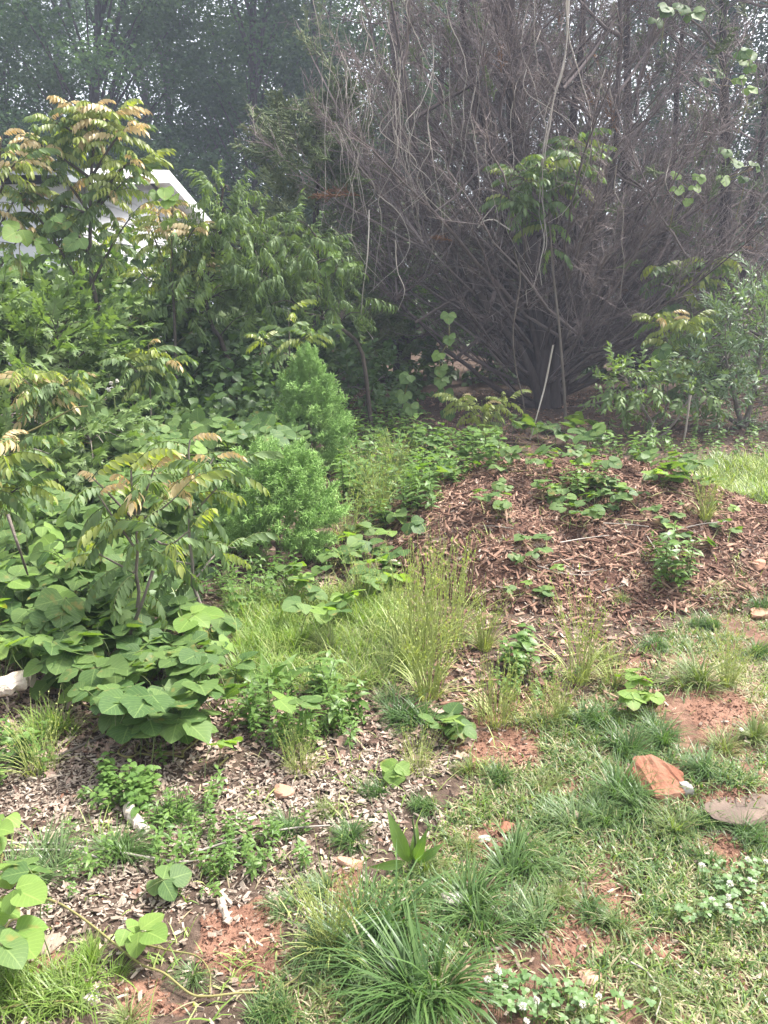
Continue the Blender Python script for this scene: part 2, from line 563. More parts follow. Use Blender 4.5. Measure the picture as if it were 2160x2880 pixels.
def leaf(n=5, w=.3, kind='ovate', fold=.25, droop=.25, wave=0., curl=0., lob=0., side=0):
    t = np.linspace(0, 1, n)
    p = prof(kind, t) * w
    pl, pr = p.copy(), p.copy()
    if lob:
        bump = 1 + lob * np.exp(-((t - .55) / .13) ** 2) - lob * .5 * np.exp(-((t - .78) / .1) ** 2)
        if side <= 0:
            pl = pl * bump
        if side >= 0:
            pr = pr * bump
    y = t * (1 - .25 * droop * t)
    zc = -droop * t ** 2 + curl * np.sin(t * math.pi)
    V, UV = [(0, 0, 0)], [(.5, 0)]
    for i in range(1, n - 1):
        wv = R.normal(0, wave, 2) if wave else (0, 0)
        V += [(-pl[i], y[i], zc[i] + fold * pl[i] - .35 * fold * pl[i] ** 2 / w + wv[0]), (0, y[i], zc[i]), (pr[i], y[i], zc[i] + fold * pr[i] - .35 * fold * pr[i] ** 2 / w + wv[1])]
        UV += [(0, t[i]), (.5, t[i]), (1, t[i])]
    V.append((0, y[-1], zc[-1]))
    UV.append((.5, 1))
    T = [(0, 2, 1), (0, 3, 2)]
    Q = []
    for i in range(n - 3):
        a = 1 + 3 * i
        Q += [(a, a + 1, a + 4, a + 3), (a + 1, a + 2, a + 5, a + 4)]
    a = 1 + 3 * (n - 3)
    e = len(V) - 1
    T += [(a, a + 1, e), (a + 1, a + 2, e)]
    F = [np.array(T)] + ([np.array(Q)] if Q else [])
    return np.array(V, float), F, np.array(UV, float)


def maple_leaf():
    ang = np.radians([-125, -95, -70, -48, -30, -14, 0, 14, 30, 48, 70, 95, 125])
    rad = np.array([.35, .55, .32, .72, .38, .55, 1., .55, .38, .72, .32, .55, .35])
    V = [(0, 0, 0), (0, .3, .03)]
    for a, r in zip(ang, rad):
        V.append((math.sin(a) * r, .22 + math.cos(a) * r * .8, -.18 * r * r + R.normal(0, .02)))
    T = []
    for i in range(len(ang) - 1):
        T.append((1, 2 + i + 1, 2 + i))
    T += [(0, 1, 2), (0, 2 + len(ang) - 1, 1)]
    V = np.array(V)
    UV = np.stack([V[:, 0] * .5 + .5, V[:, 1]], 1)
    return V, [np.array(T)], UV


def tiny_leaf():
    """folded diamond, 2 triangles"""
    V = np.array([(0, 0, 0), (-.3, .45, .08), (.3, .45, .08), (0, 1, -.1)])
    return V, [np.array([(0, 3, 1), (0, 2, 3)])], np.array([(.5, 0), (0, .5), (1, .5), (.5, 1)], float)


def blade(n=4, w=.035, bend=.5):
    t = np.linspace(0, 1, n)
    y = np.sin(t * bend * 1.4) / (bend * 1.4)
    z = (1 - np.cos(t * bend * 1.4)) / (bend * 1.4)
    hw = w * (1 - t ** 1.8)
    V, UV = [], []
    for i in range(n - 1):
        V += [(-hw[i], z[i], y[i]), (hw[i], z[i], y[i])]
        UV += [(0, t[i]), (1, t[i])]
    V.append((0, z[-1], y[-1])); UV.append((.5, 1))
    Q = [(2 * i, 2 * i + 1, 2 * i + 3, 2 * i + 2) for i in range(n - 2)]
    k = 2 * (n - 2)
    return np.array(V), [np.array([(k, k + 1, k + 2)]), np.array(Q)], np.array(UV, float)


def rotz_frames(pos, az, lean_dir_scale, sc):
    """blades: local Z up, local Y is bend direction rotated to az"""
    N = len(pos)
    c, s = np.cos(az), np.sin(az)
    Mx = np.zeros((N, 3, 4))
    up = norm(np.stack([c * lean_dir_scale, s * lean_dir_scale, np.ones(N)], 1))
    fw = norm(np.stack([c, s, np.zeros(N)], 1) - up * np.sum(np.stack([c, s, np.zeros(N)], 1) * up, 1, keepdims=True))
    rt = np.cross(fw, up)
    sc = np.asarray(sc)
    if sc.ndim == 1:
        sc = np.stack([sc, sc, sc], 1)
    Mx[:, :, 0] = rt * sc[:, :1]
    Mx[:, :, 1] = fw * sc[:, 1:2]
    Mx[:, :, 2] = up * sc[:, 2:3]
    Mx[:, :, 3] = pos
    return Mx


def rnd_dir(n, zmin=-1., zmax=1.):
    z = R.uniform(zmin, zmax, n)
    a = R.uniform(0, 2 * math.pi, n)
    r = np.sqrt(np.maximum(1 - z * z, 0))
    return np.stack([r * np.cos(a), r * np.sin(a), z], 1)


UP = np.array([0, 0, 1.])


# --- compound shapes as meshes
def kudzu_parts(k, mat):
    """petiole mesh and three (leaflet mesh, local frame)"""
    lob = .25 if k % 3 == 0 else 0
    a = R.uniform(.95, 1.25)
    j = lambda: R.normal(0, .15, 3)
    pos = np.array([(0, .16, 0), (-.02, 0, 0), (.02, 0, 0)])
    dr = np.array([(0, 1, -.1), (-math.sin(a), math.cos(a), -.15), (math.sin(a), math.cos(a), -.15)]) + np.array([j(), j(), j()]) * .6
    nr = np.array([(0, 0, 1), (-.15, 0, 1), (.15, 0, 1.)]) + np.array([j(), j(), j()])
    out = []
    for i, (sc, w, sd) in enumerate(((.60, .52, 0), (.53, .50, -1), (.53, .50, 1))):
        tp = leaf(9, w, 'ovate', R.uniform(.05, .35), R.uniform(.02, .28), .012, lob=lob, side=sd)
        out.append((tp, frames(pos[i:i + 1], dr[i:i + 1], nr[i:i + 1], sc * R.uniform(.85, 1.05))[0]))
    g = Geo()
    add_tube(g, [(0, .16, 0), (0, 0, 0), (R.normal(0, .05), -.25, -.25), (R.normal(0, .1), -.35, -.85)], .008, .013, 7, 4, .5, 0)
    return g.mesh('petiole', [M['stem']]), [(mesh_from('leaflet', t[0], t[1], mat, np.full(len(t[0]), R.random() * .3), t[2]), F_) for t, F_ in out], out


def kudzu_mesh(parts, mat):
    g = Geo()
    for t, F_ in parts[2]:
        geo_scatter(g, t, F_[None], R.random(1) * .3)
    add_tube(g, [(0, .16, 0), (0, 0, 0), (R.normal(0, .05), -.25, -.25), (R.normal(0, .1), -.35, -.85)], .008, .013, 7, 4, .5, 1)
    return g.mesh('kudzu_leaf', [mat, M['stem']])


def pinnate_mesh(mat, pairs=8, w=.19, droop=.7, leaflet=.27):
    g = Geo()
    t = np.linspace(0, 1, 9)
    dr = R.uniform(.7, 1.2) * droop
    P = np.stack([R.normal(0, .03) * np.sin(t * 3), t * (1 - .18 * dr * t), .15 * np.sin(t * 1.5) - dr * t ** 2.2 * .6], 1)
    V, F = tubes(P[None], np.linspace(.011, .005, 9)[None], 4)
    g.add(V, F, .5, None, 1)
    pos, d, nr, sc = [], [], [], []
    for i in range(pairs):
        f = .16 + .8 * i / (pairs - 1)
        k = min(int(f * 8), 7)
        p = P[k] + (P[k + 1] - P[k]) * (f * 8 - k)
        T = norm(P[k + 1] - P[k])
        for sgn in (-1, 1):
            pos.append(p)
            d.append(np.array([sgn * .75, 0, 0]) + T * R.uniform(.25, .6) + np.array([0, 0, -R.uniform(.35, 1.2)]))
            nr.append(np.array([sgn * .6, 0, 1.0]) + R.normal(0, .2, 3))
            sc.append(leaflet * (.8 + .35 * math.sin(f * 2.6)) * R.uniform(.85, 1.1))
    pos.append(P[-1]); d.append(P[-1] - P[-2] + np.array([0, 0, -.05])); nr.append(np.array([0, .3, 1.])); sc.append(leaflet)
    geo_scatter(g, leaf(5, w, 'lance', .35, .25), frames(np.array(pos), np.array(d), np.array(nr), np.array(sc)), R.random(len(pos)) * .35)
    return g.mesh('pinnate_leaf', [mat, M['stem']])


def shoot_mesh(mat, n=13, L=.5, leaf_len=.24, tpl=None, hang=.6, spread=.9, stem='stem'):
    """unit shoot along +Y with n leaves; used scaled"""
    g = Geo()
    t = np.linspace(0, 1, 7)
    P = np.stack([np.zeros(7), t, -.12 * t ** 2], 1)
    V, F = tubes(P[None], np.linspace(.013, .005, 7)[None], 4)
    g.add(V, F, .5, None, 1)
    f = np.linspace(.12, 1, n) + R.normal(0, .02, n)
    f = np.clip(f, .05, 1)
    az = np.arange(n) * 2.4 + R.normal(0, .3, n)
    pos = np.stack([np.zeros(n), f, -.12 * f ** 2], 1)
    d = np.stack([np.cos(az) * spread, np.full(n, .55) + .5 * f, np.sin(az) * spread * .8 - hang * R.uniform(.4, 1.3, n)], 1)
    nr = np.stack([R.normal(0, .3, n), R.normal(.1, .3, n), np.ones(n)], 1)
    sc = leaf_len * R.uniform(.75, 1.15, n) * (1.05 - .3 * f)
    geo_scatter(g, tpl, frames(pos, d, nr, sc), R.random(n) * .5)
    return g.mesh('leafy_shoot', [mat, M[stem]])


def spray_mesh(mat, flat=.5, dens=1., thick=1.):
    """juniper spray: central twig, side twigs, scale-leaf twiglets"""
    g = Geo()
    Pp, rr = [], []
    Pp.append(np.linspace((0, 0, 0), (0, 1, 0), 4)); rr.append([.02, .017, .013, .004])
    ns = int(22 * dens)
    for i in range(ns):
        f = .08 + .88 * i / ns
        a = R.uniform(0, 2 * math.pi)
        d = norm(np.array([math.cos(a), R.uniform(.6, 1.2), math.sin(a) * flat]))
        L = .34 * (1.1 - .75 * f) * R.uniform(.7, 1.2)
        b = np.array([0, f, 0])
        Pp.append(np.linspace(b, b + d * L, 4)); rr.append([.013 * thick, .013 * thick, .011 * thick, .003])
        for k in range(4):
            q = R.uniform(.15, .95)
            d2 = norm(d + R.normal(0, .55, 3) * np.array([1, .7, 1]))
            s0 = b + d * L * q
            Pp.append(np.linspace(s0, s0 + d2 * L * R.uniform(.3, .65), 4)); rr.append([.011 * thick, .012 * thick, .01 * thick, .003])
    V, F = tubes(np.array(Pp), np.array(rr), 3)
    tint = np.repeat(R.random(len(Pp)) * .45, 12)
    g.add(V, F, tint)
    return g.mesh('spray', [mat])


def tuft_mesh(mat, n=110, h=(.5, 1.), spread=.28, lean=.7, w=.018, bend=(.5, 1.6), straw=.06):
    """grass tuft of unit size made of several leaning sub clumps"""
    g = Geo()
    nc = int(R.integers(3, 6))
    cc = R.normal(0, spread * .55, (nc, 2))
    cl = R.uniform(0, 2 * math.pi, nc)
    chh = R.uniform(.55, 1.05, nc)
    for mi, cnt in ((0, int(n * (1 - straw))), (1, int(n * straw) + 2)):
        for b in np.linspace(bend[0], bend[1], 4):
            k = cnt // 4 + 1
            ci = R.integers(nc, size=k)
            a = R.uniform(0, 2 * math.pi, k)
            r = spread * np.sqrt(R.random(k)) * .3
            pos = np.stack([cc[ci, 0] + r * np.cos(a), cc[ci, 1] + r * np.sin(a), np.full(k, -.02)], 1)
            vx, vy = np.cos(a) + .9 * np.cos(cl[ci]), np.sin(a) + .9 * np.sin(cl[ci])
            az = np.arctan2(vy, vx) + R.normal(0, .35, k)
            s = R.uniform(*h, k) * chh[ci] * (1 if mi == 0 else .8)
            ln = lean * R.uniform(.05, 1.5, k) ** 1.2 * (1 if mi == 0 else 1.8)
            M_ = rotz_frames(pos, az, ln, np.stack([R.uniform(.6, 1.25, k), s, s], 1))
            geo_scatter(g, blade(5, w, b), M_, R.random(k) * .6, mi)
    return g.mesh('grass_tuft', [mat, M['straw']])


def seed_grass_mesh(mat, n=80, spread=.11, lean=.11, w=.0032, base=True, dens=6):
    """tall thin stems with small spikelets, height 1"""
    g = Geo()
    a = R.uniform(0, 2 * math.pi, n)
    r = spread * np.sqrt(R.random(n))
    h = R.uniform(.55, 1.0, n)
    t = np.linspace(0, 1, 6)
    ln = lean * R.uniform(.2, 1.6, n)
    az = a + R.normal(0, .8, n)
    P = np.zeros((n, 6, 3))
    P[:, :, 0] = (r * np.cos(a))[:, None] + (ln * np.cos(az))[:, None] * t ** 1.8
    P[:, :, 1] = (r * np.sin(a))[:, None] + (ln * np.sin(az))[:, None] * t ** 1.8
    P[:, :, 2] = h[:, None] * t
    V, F = tubes(P, np.linspace(w, w * .4, 6)[None], 3)
    g.add(V, F, np.repeat(R.random(n) * .5, 18))
    f = R.uniform(.45, 1., (n, dens))
    k = np.minimum((f * 5).astype(int), 4)
    ii = np.arange(n)[:, None]
    pos = P[ii, k] + (P[ii, k + 1] - P[ii, k]) * (f * 5 - k)[..., None]
    pos = pos.reshape(-1, 3)
    d = rnd_dir(len(pos), .75, 1)
    geo_scatter(g, tiny_leaf(), frames(pos, d, rnd_dir(len(pos)), R.uniform(.016, .034, len(pos))), R.random(len(pos)) * .6)
    if base:
        k = n
        aa = R.uniform(0, 2 * math.pi, k)
        pos = np.stack([spread * np.cos(aa) * R.random(k), spread * np.sin(aa) * R.random(k), np.zeros(k)], 1)
        s = R.uniform(.25, .6, k)
        geo_scatter(g, blade(5, .012, .9), rotz_frames(pos, aa, R.uniform(.05, .5, k), s), R.random(k) * .6)
    return g.mesh('seed_grass', [mat])


def weed_stem_mesh(mat, tpl, nodes=7, ll=.3, hang=.15, per=2):
    """upright stem along +Z of unit height with leaf pairs"""
    g = Geo()
    t = np.linspace(0, 1, 6)
    bx, by = R.normal(0, .08, 2)
    P = np.stack([bx * t ** 2, by * t ** 2, t], 1)
    V, F = tubes(P[None], np.linspace(.014, .006, 6)[None], 4)
    g.add(V, F, .5, None, 1)
    pos, d, sc = [], [], []
    for i in range(nodes):
        f = .15 + .85 * i / (nodes - 1)
        k = min(int(f * 5), 4)
        p = P[k] + (P[k + 1] - P[k]) * (f * 5 - k)
        a0 = i * 1.57 + R.normal(0, .3)
        for q in range(per):
            a = a0 + q * 2 * math.pi / per
            pos.append(p)
            d.append((math.cos(a), math.sin(a), R.uniform(.1, .7) - hang))
            sc.append(ll * R.uniform(.7, 1.15) * (1.1 - .5 * abs(f - .55)))
    n = len(pos)
    geo_scatter(g, tpl, frames(np.array(pos), np.array(d), np.array([[0, 0, 1.]]) + R.normal(0, .2, (n, 3)), np.array(sc)), R.random(n) * .4)
    return g.mesh('weed_stem', [mat, M['stem']])


NV = 4
ME = {}
KP = {'kudzu': [kudzu_parts(k, M['kudzu']) for k in range(9)], 'kudzu_young': [kudzu_parts(k, M['kudzu_young']) for k in range(5)]}
for key in KP:
    ME[key] = [kudzu_mesh(q, M[key]) for q in KP[key]]
for key in ('pist', 'pist_mid', 'pist_red'):
    ME[key] = [pinnate_mesh(M[key], int(R.integers(6, 10))) for _ in range(4)]
lance = leaf(6, .10, 'lance', .3, .75, curl=.06)
ME['peach'] = [shoot_mesh(M['peach'], 24, tpl=lance, leaf_len=.40, hang=.95, spread=.8) for _ in range(5)]
ME['willow'] = [shoot_mesh(M['willow'], 16, tpl=leaf(5, .12, 'lance', .3, .2), leaf_len=.3, hang=.15) for _ in range(4)]
ME['cherry'] = [shoot_mesh(M['peach'], 12, tpl=leaf(6, .17, 'lance', .35, .4), leaf_len=.42, hang=.6) for _ in range(4)]
ME['maple'] = [shoot_mesh(M['maple'], 12, tpl=maple_leaf(), leaf_len=.30, hang=.3) for _ in range(5)]
ME['dark'] = [shoot_mesh(M['dark'], 13, tpl=leaf(5, .3, 'ovate', .3, .3), leaf_len=.3, hang=.4) for _ in range(5)]
ME['broad'] = [shoot_mesh(M['maple'], 11, tpl=leaf(6, .33, 'ovate', .3, .35), leaf_len=.34, hang=.3) for _ in range(4)]
ME['juniper'] = [spray_mesh(M['juniper'], .8, 2.0, .8) for _ in range(5)]
ME['cedar'] = [spray_mesh(M['cedar'], .5, 1., 1.2) for _ in range(5)]
ME['cedar_brown'] = [spray_mesh(M['cedar_brown'], .4, .7, 1.) for _ in range(2)]
ME['tuft_dark'] = [tuft_mesh(M['fescue'], 330, w=.011, lean=.6, straw=.03) for _ in range(8)]
ME['tuft_grey'] = [tuft_mesh(M['fescue_grey'], 280, lean=.75, w=.011, straw=.04) for _ in range(5)]
ME['tuft_lush'] = [tuft_mesh(M['lush'], 300, (.45, 1.), .5, .35, .010, (.3, 1.1), straw=.02) for _ in range(5)]
ME['tuft_light'] = [tuft_mesh(M['lawn'], 280, lean=.75, w=.010, straw=.06) for _ in range(6)]
ME['seed'] = [seed_grass_mesh(M['seed'], int(R.integers(28, 80)), R.uniform(.08, .22), R.uniform(.09, .32)) for _ in range(8)]
ME['weed'] = [weed_stem_mesh(M['weed'], leaf(5, .17, 'lance', .3, .3), 8, .34) for _ in range(5)]
ME['weed_broad'] = [weed_stem_mesh(M['weed'], leaf(5, .3, 'ovate', .3, .3), 6, .36) for _ in range(4)]
ME['weed_ivy'] = [weed_stem_mesh(M['weed'], maple_leaf(), 6, .4) for _ in range(4)]

# ================================================================== SETTING
POLY_CHIPS = [(-150, 715), (60, 690), (200, 690), (330, 690), (420, 700), (470, 760), (430, 800), (350, 880), (260, 905), (215, 945), (120, 935), (60, 960), (-150, 960)]
POLY_LAWN = [(300, 1200), (270, 985), (340, 920), (400, 880), (470, 800), (520, 735), (590, 690), (640, 640), (700, 600), (768, 575), (1000, 540), (1700, 500), (1700, 1250)]
POLY_CLAY = [[(195, 925), (260, 900), (300, 960), (270, 985), (200, 975)], [(325, 880), (365, 870), (375, 920), (330, 925)], [(465, 840), (515, 820), (520, 850), (480, 870)],
             [(565, 900), (625, 885), (650, 930), (590, 965), (540, 955)], [(640, 940), (690, 930), (700, 965), (650, 970)], [(470, 880), (500, 870), (505, 900), (475, 905)], [(540, 780), (590, 775), (590, 795), (545, 800)], [(680, 685), (740, 695), (768, 735), (700, 732)], [(440, 730), (540, 730), (540, 770), (450, 775)],
             [(690, 800), (768, 790), (768, 815), (700, 815)], [(698, 826), (752, 820), (758, 872), (700, 866)], [(470, 690), (560, 690), (560, 720), (470, 730)],
             [(0, 935), (60, 950), (110, 975), (60, 990), (0, 980)], [(110, 985), (165, 975), (190, 1010), (130, 1020)], [(600, 735), (660, 735), (650, 750), (600, 750)]]
POLY_MEADOW = [(675, 486), (715, 464), (1000, 458), (1100, 560), (780, 540), (720, 512)]


def wpoly(px):
    return [tuple(hit(u, v, ground_z)[:2]) for u, v in px]


W_CHIPS, W_LAWN = wpoly(POLY_CHIPS), wpoly(POLY_LAWN)
W_CLAY = [wpoly(p) for p in POLY_CLAY]
W_MEADOW = wpoly(POLY_MEADOW)


def soft_in(poly, x, y, amp, s):
    return in_poly(poly, x + amp * (fbm(x * 4, y * 4, s) - .5) * 2, y + amp * (fbm(x * 4, y * 4, s + 50) - .5) * 2)


def zones(x, y):
    chips = soft_in(W_CHIPS, x, y, .12, 61).astype(float)
    lawn = soft_in(W_LAWN, x, y, .12, 62).astype(float)
    clay = np.zeros(x.shape)
    for k, p in enumerate(W_CLAY):
        clay = np.maximum(clay, soft_in(p, x, y, .05, 70 + k).astype(float))
    meadow = in_poly(W_MEADOW, x, y).astype(float)
    return chips, lawn, clay, meadow


def axis(knots):
    out = []
    for a, b, st in knots:
        out.append(np.arange(a, b, st))
    return np.concatenate(out + [[knots[-1][1]]])


xs = axis([(-160, -30, 10), (-30, -6, 1.2), (-6, -2.6, .16), (-2.6, 2.8, .03), (2.8, 7, .16), (7, 30, 1.2), (30, 160, 10)])
ys = axis([(-20, 0, 2), (0, 1.0, .1), (1.0, 5.2, .03), (5.2, 9, .08), (9, 16, .25), (16, 60, 2), (60, 240, 12)])
X, Y = np.meshgrid(xs, ys)
Z = ground_z(X, Y)
ny, nx = X.shape
idx = np.arange(nx * ny).reshape(ny, nx)
Q = np.stack([idx[:-1, :-1], idx[:-1, 1:], idx[1:, 1:], idx[1:, :-1]], -1).reshape(-1, 4)
gm = mesh_from('ground', np.stack([X, Y, Z], -1).reshape(-1, 3), [Q], ground_mat())
ch, lw, cl, md = zones(X.ravel(), Y.ravel())
md = np.maximum(md, .8 * in_poly(wpoly([(1010, 1200), (1010, 700), (960, 560), (1000, 458), (3000, 458), (3000, 1200)]), X.ravel(), Y.ravel()))
base_clay = np.clip(cl + lw * .55, 0, 1) * (1 - md)
for nm, a in (('clay', base_clay), ('meadow', md)):
    at_ = gm.attributes.new(nm, 'FLOAT', 'POINT')
    at_.data.foreach_set('value', a.astype(np.float32))
ground = tag(link('ground', gm), 'uneven red clay ground under mulch, litter and grass', None, None, 'structure')


def sample_world(n, x0, x1, y0, y1, wfun, margin=90, near_bias=True):
    """rejection sampling on the ground, inside the (widened) view"""
    out = []
    got = 0
    while got < n:
        k = 60000
        x = R.uniform(x0, x1, k)
        y = R.uniform(y0, y1, k)
        if near_bias:
            keep = R.random(k) < np.clip((2.0 / np.maximum(y, .8)) ** 1.0, 0, 1)
            x, y = x[keep], y[keep]
        z = surf_z(x, y)
        u, v = proj(np.stack([x, y, z], 1))
        ok = (u > -margin) & (u < 768 + margin) & (v < 1024 + margin * 1.3)
        x, y, z = x[ok], y[ok], z[ok]
        ok = R.random(len(x)) < wfun(x, y)
        out.append(np.stack([x, y, z], 1)[ok])
        got += ok.sum()
    return np.concatenate(out)[:n]


def chip_tpl(kind=0):
    """bent splinter slab, 12-ish triangles, length along Y, unit length"""
    w, t = R.uniform(.13, .22), R.uniform(.025, .06)
    a = R.uniform(-.06, .06)
    V = np.array([(-w, -.5, 0), (w * .8, -.46, 0), (w, .05, a), (w * .5, .5, 0), (-w * .7, .44, 0), (-w * 1.05, 0, a)])
    V2 = V * np.array([.92, .97, 1]) + np.array([0, 0, t * 2])
    V = np.vstack([V, V2])
    F4 = [(i, (i + 1) % 6, 6 + (i + 1) % 6, 6 + i) for i in range(6)] + [(6, 7, 8, 11), (8, 9, 10, 11)]
    return V, [np.array(F4)], np.zeros((12, 2))


def litter_tpl():
    V = np.array([(0, -.5, 0), (-.2, -.25, .1), (-.12, -.05, .02), (-.36, .12, .16), (-.1, .2, .03), (0, .5, .12), (.12, .22, .02), (.34, .1, .14), (.13, -.05, .03), (.2, -.28, .09), (0, 0, -.02)])
    V[:, 2] *= R.uniform(.4, 1.4)
    T = [(10, (i + 1) % 10, i) for i in range(10)]
    return V, [np.array(T)], np.zeros((11, 2))


def chip_small():
    w = R.uniform(.16, .3)
    V = np.array([(-w, -.5, 0), (w * .7, -.42, 0), (w, .5, .03), (-w * .6, .4, -.03)])
    V = np.vstack([V, V * [.94, .97, 1] + np.array([0, 0, R.uniform(.04, .1)])])
    return V, [np.array([(0, 1, 5, 4), (1, 2, 6, 5), (2, 3, 7, 6), (3, 0, 4, 7), (4, 5, 6, 7)])], np.zeros((8, 2))


CH_S = [chip_small() for _ in range(7)]
CH_T = [chip_tpl() for _ in range(7)]
LI_T = [litter_tpl() for _ in range(4)]


def lie_frames(P, smin, smax, tilt=.3, flat=None, lift=.005, elong=(.7, 1.3)):
    n = len(P)
    e = .03
    nx_ = -(surf_z(P[:, 0] + e, P[:, 1]) - surf_z(P[:, 0] - e, P[:, 1])) / (2 * e)
    ny_ = -(surf_z(P[:, 0], P[:, 1] + e) - surf_z(P[:, 0], P[:, 1] - e)) / (2 * e)
    nr = norm(np.stack([nx_, ny_, np.ones(n)], 1) + R.normal(0, tilt, (n, 3)))
    a = R.uniform(0, 2 * math.pi, n)
    d = np.stack([np.cos(a), np.sin(a), np.zeros(n)], 1)
    d = d - nr * np.sum(d * nr, 1, keepdims=True)
    s = smin * (smax / smin) ** (R.random(n) ** 1.6)
    S = np.stack([s * R.uniform(*elong, n) * .9, s, s * .8], 1)
    P = P + np.array([0, 0, 1]) * (lift + R.random(n) ** 2 * .012)[:, None]
    return frames(P, d, nr, S), s


def scatter_pieces(root, name, stuffname, tpls, mat, Mx, size, n_single=300):
    """largest as children of root, the rest one stuff child"""
    order = np.argsort(-size)
    singles, rest = order[:n_single], order[n_single:]
    mes = [mesh_from(name, *t[:2], mat, smooth_shade=False) for t in tpls]
    for i in singles:
        piece(name, mes[i % len(mes)], root, Mx[i])
    g = Geo()
    tpls = CH_S if tpls is CH_T else tpls
    for k, t in enumerate(tpls):
        geo_scatter(g, t, Mx[rest[k::len(tpls)]])
    o = piece(stuffname, g.mesh(stuffname, [mat], False), root)
    tag(o, None, None, None, 'stuff')


# weathered wood chips in the foreground
def w_chip(x, y):
    c, l, k, m = zones(x, y)
    return np.clip(c * (1 - .8 * k) * (.35 + .65 * smooth(.35, .6, fbm(x * 3, y * 3, 91))) + .10 * (1 - l) + .035 * l, 0, 1)


P = sample_world(25000, -3.2, 2.6, .9, 5.0, w_chip)
Mx, s = lie_frames(P, .008, .034, .35, lift=.002)
scatter_pieces(ground, 'wood_chip', 'wood_chips', CH_T, M['chip'], Mx, s / np.maximum(P[:, 1], 1), 300)


# dead leaves
def w_lit(x, y):
    c, l, k, m = zones(x, y)
    u, v = proj(np.stack([x, y, ground_z(x, y)], 1))
    band = np.exp(-((v - 712) / 38) ** 2) * (u < 470)
    return np.clip(.9 * band + .08 * (1 - l) + .01, 0, 1) * (1 - .7 * k)


P = sample_world(7500, -4, 3, 1.1, 7, w_lit)
Mx, s = lie_frames(P, .03, .08, .5)
kf = np.clip(P[:, 1] / 3.2, .45, 1.1)[:, None]
Mx[:, :, :3] *= kf[:, :, None]
scatter_pieces(ground, 'dead_leaf', 'dead_leaves', LI_T, M['litter'], Mx, s / np.maximum(P[:, 1], 1), 200)
g = Geo()
P = sample_world(9000, -2.5, 3.5, .9, 5.5, lambda x, y: np.clip(zones(x, y)[2] + .05 * zones(x, y)[1] + .06 * zones(x, y)[0], 0, 1))
Mx, s = lie_frames(P, .003, .016, .8, lift=0)
geo_scatter(g, chip_small(), Mx * np.array([1.5, 1, 3, 1.]))
tag(piece('clay_clods', g.mesh('clay_clods', [M['clod']], False), ground), None, None, None, 'stuff')
# brown litter beneath the trees
P = sample_world(11000, -4, 9, 6.3, 13, lambda x, y: np.ones(len(x)), near_bias=False)
Mx, s = lie_frames(P, .03, .10, .4)
g = Geo()
for k in range(4):
    geo_scatter(g, LI_T[k], Mx[k::4])
tag(piece('leaf_litter', g.mesh('leaf_litter', [M['shred']], False), ground), None, None, None, 'stuff')

# mulch heap
pile = thing('mulch_heap', (1.6, 5.3, 0), 'broad heap of reddish brown shredded bark mulch on the ground', 'mulch heap')
xs2, ys2 = np.arange(-.4, 5.4, .04), np.arange(3.4, 8.0, .04)
X, Y = np.meshgrid(xs2, ys2)
H = mound_h(X, Y)
Z = ground_z(X, Y) + np.where(H > .012, H, -.05)
ny, nx = X.shape
idx = np.arange(nx * ny).reshape(ny, nx)
Q = np.stack([idx[:-1, :-1], idx[:-1, 1:], idx[1:, 1:], idx[1:, :-1]], -1).reshape(-1, 4)
keep = (H.ravel()[Q] > .012).any(1)
piece('heap_core', mesh_from('heap_core', np.stack([X, Y, Z], -1).reshape(-1, 3), [Q[keep]],
      solid_mat('bark_mulch', [(.3, (.045, .022, .016)), (.55, (.11, .058, .04)), (.75, (.2, .115, .08))], 40, .95, .6, use_tint=0)), pile)


def w_shred(x, y):
    h = mound_h(x, y)
    u, v = proj(np.stack([x, y, ground_z(x, y)], 1))
    apron = ((v > 560) & (v < 720) & (u > 400) & (u < 660)) * .35 + (((v > 470) & (v < 600) & (u > 330) & (u < 470))) * .2
    return np.clip((h > .02) * 1.0 + apron, 0, 1)


P = sample_world(24000, -.6, 4.4, 2.8, 7.6, w_shred, near_bias=False)
Mx, s = lie_frames(P, .024, .11, .4, elong=(.3, .55))
scatter_pieces(pile, 'bark_shred', 'bark_shreds', CH_T, M['shred'], Mx, s, 300)

# ================================================================== HOUSE
house = thing('white_house', (-6.5, 15, 0), 'white clapboard house gable behind the green saplings', 'house')


def boxmesh(name, a, b, mat):
    a, b = np.array(a, float), np.array(b, float)
    V = np.array([[(a, b)[i][0], (a, b)[j][1], (a, b)[k][2]] for i in (0, 1) for j in (0, 1) for k in (0, 1)])
    F = np.array([(0, 1, 3, 2), (4, 6, 7, 5), (0, 4, 5, 1), (2, 3, 7, 6), (0, 2, 6, 4), (1, 5, 7, 3)])
    return mesh_from(name, V, [F], mat, smooth_shade=False)


HX, YA, ZA, SL = -4.36, 15.5, 3.93, .15
Y0, Y1 = 11.5, 19.5
zt = lambda y: ZA - SL * abs(y - YA)
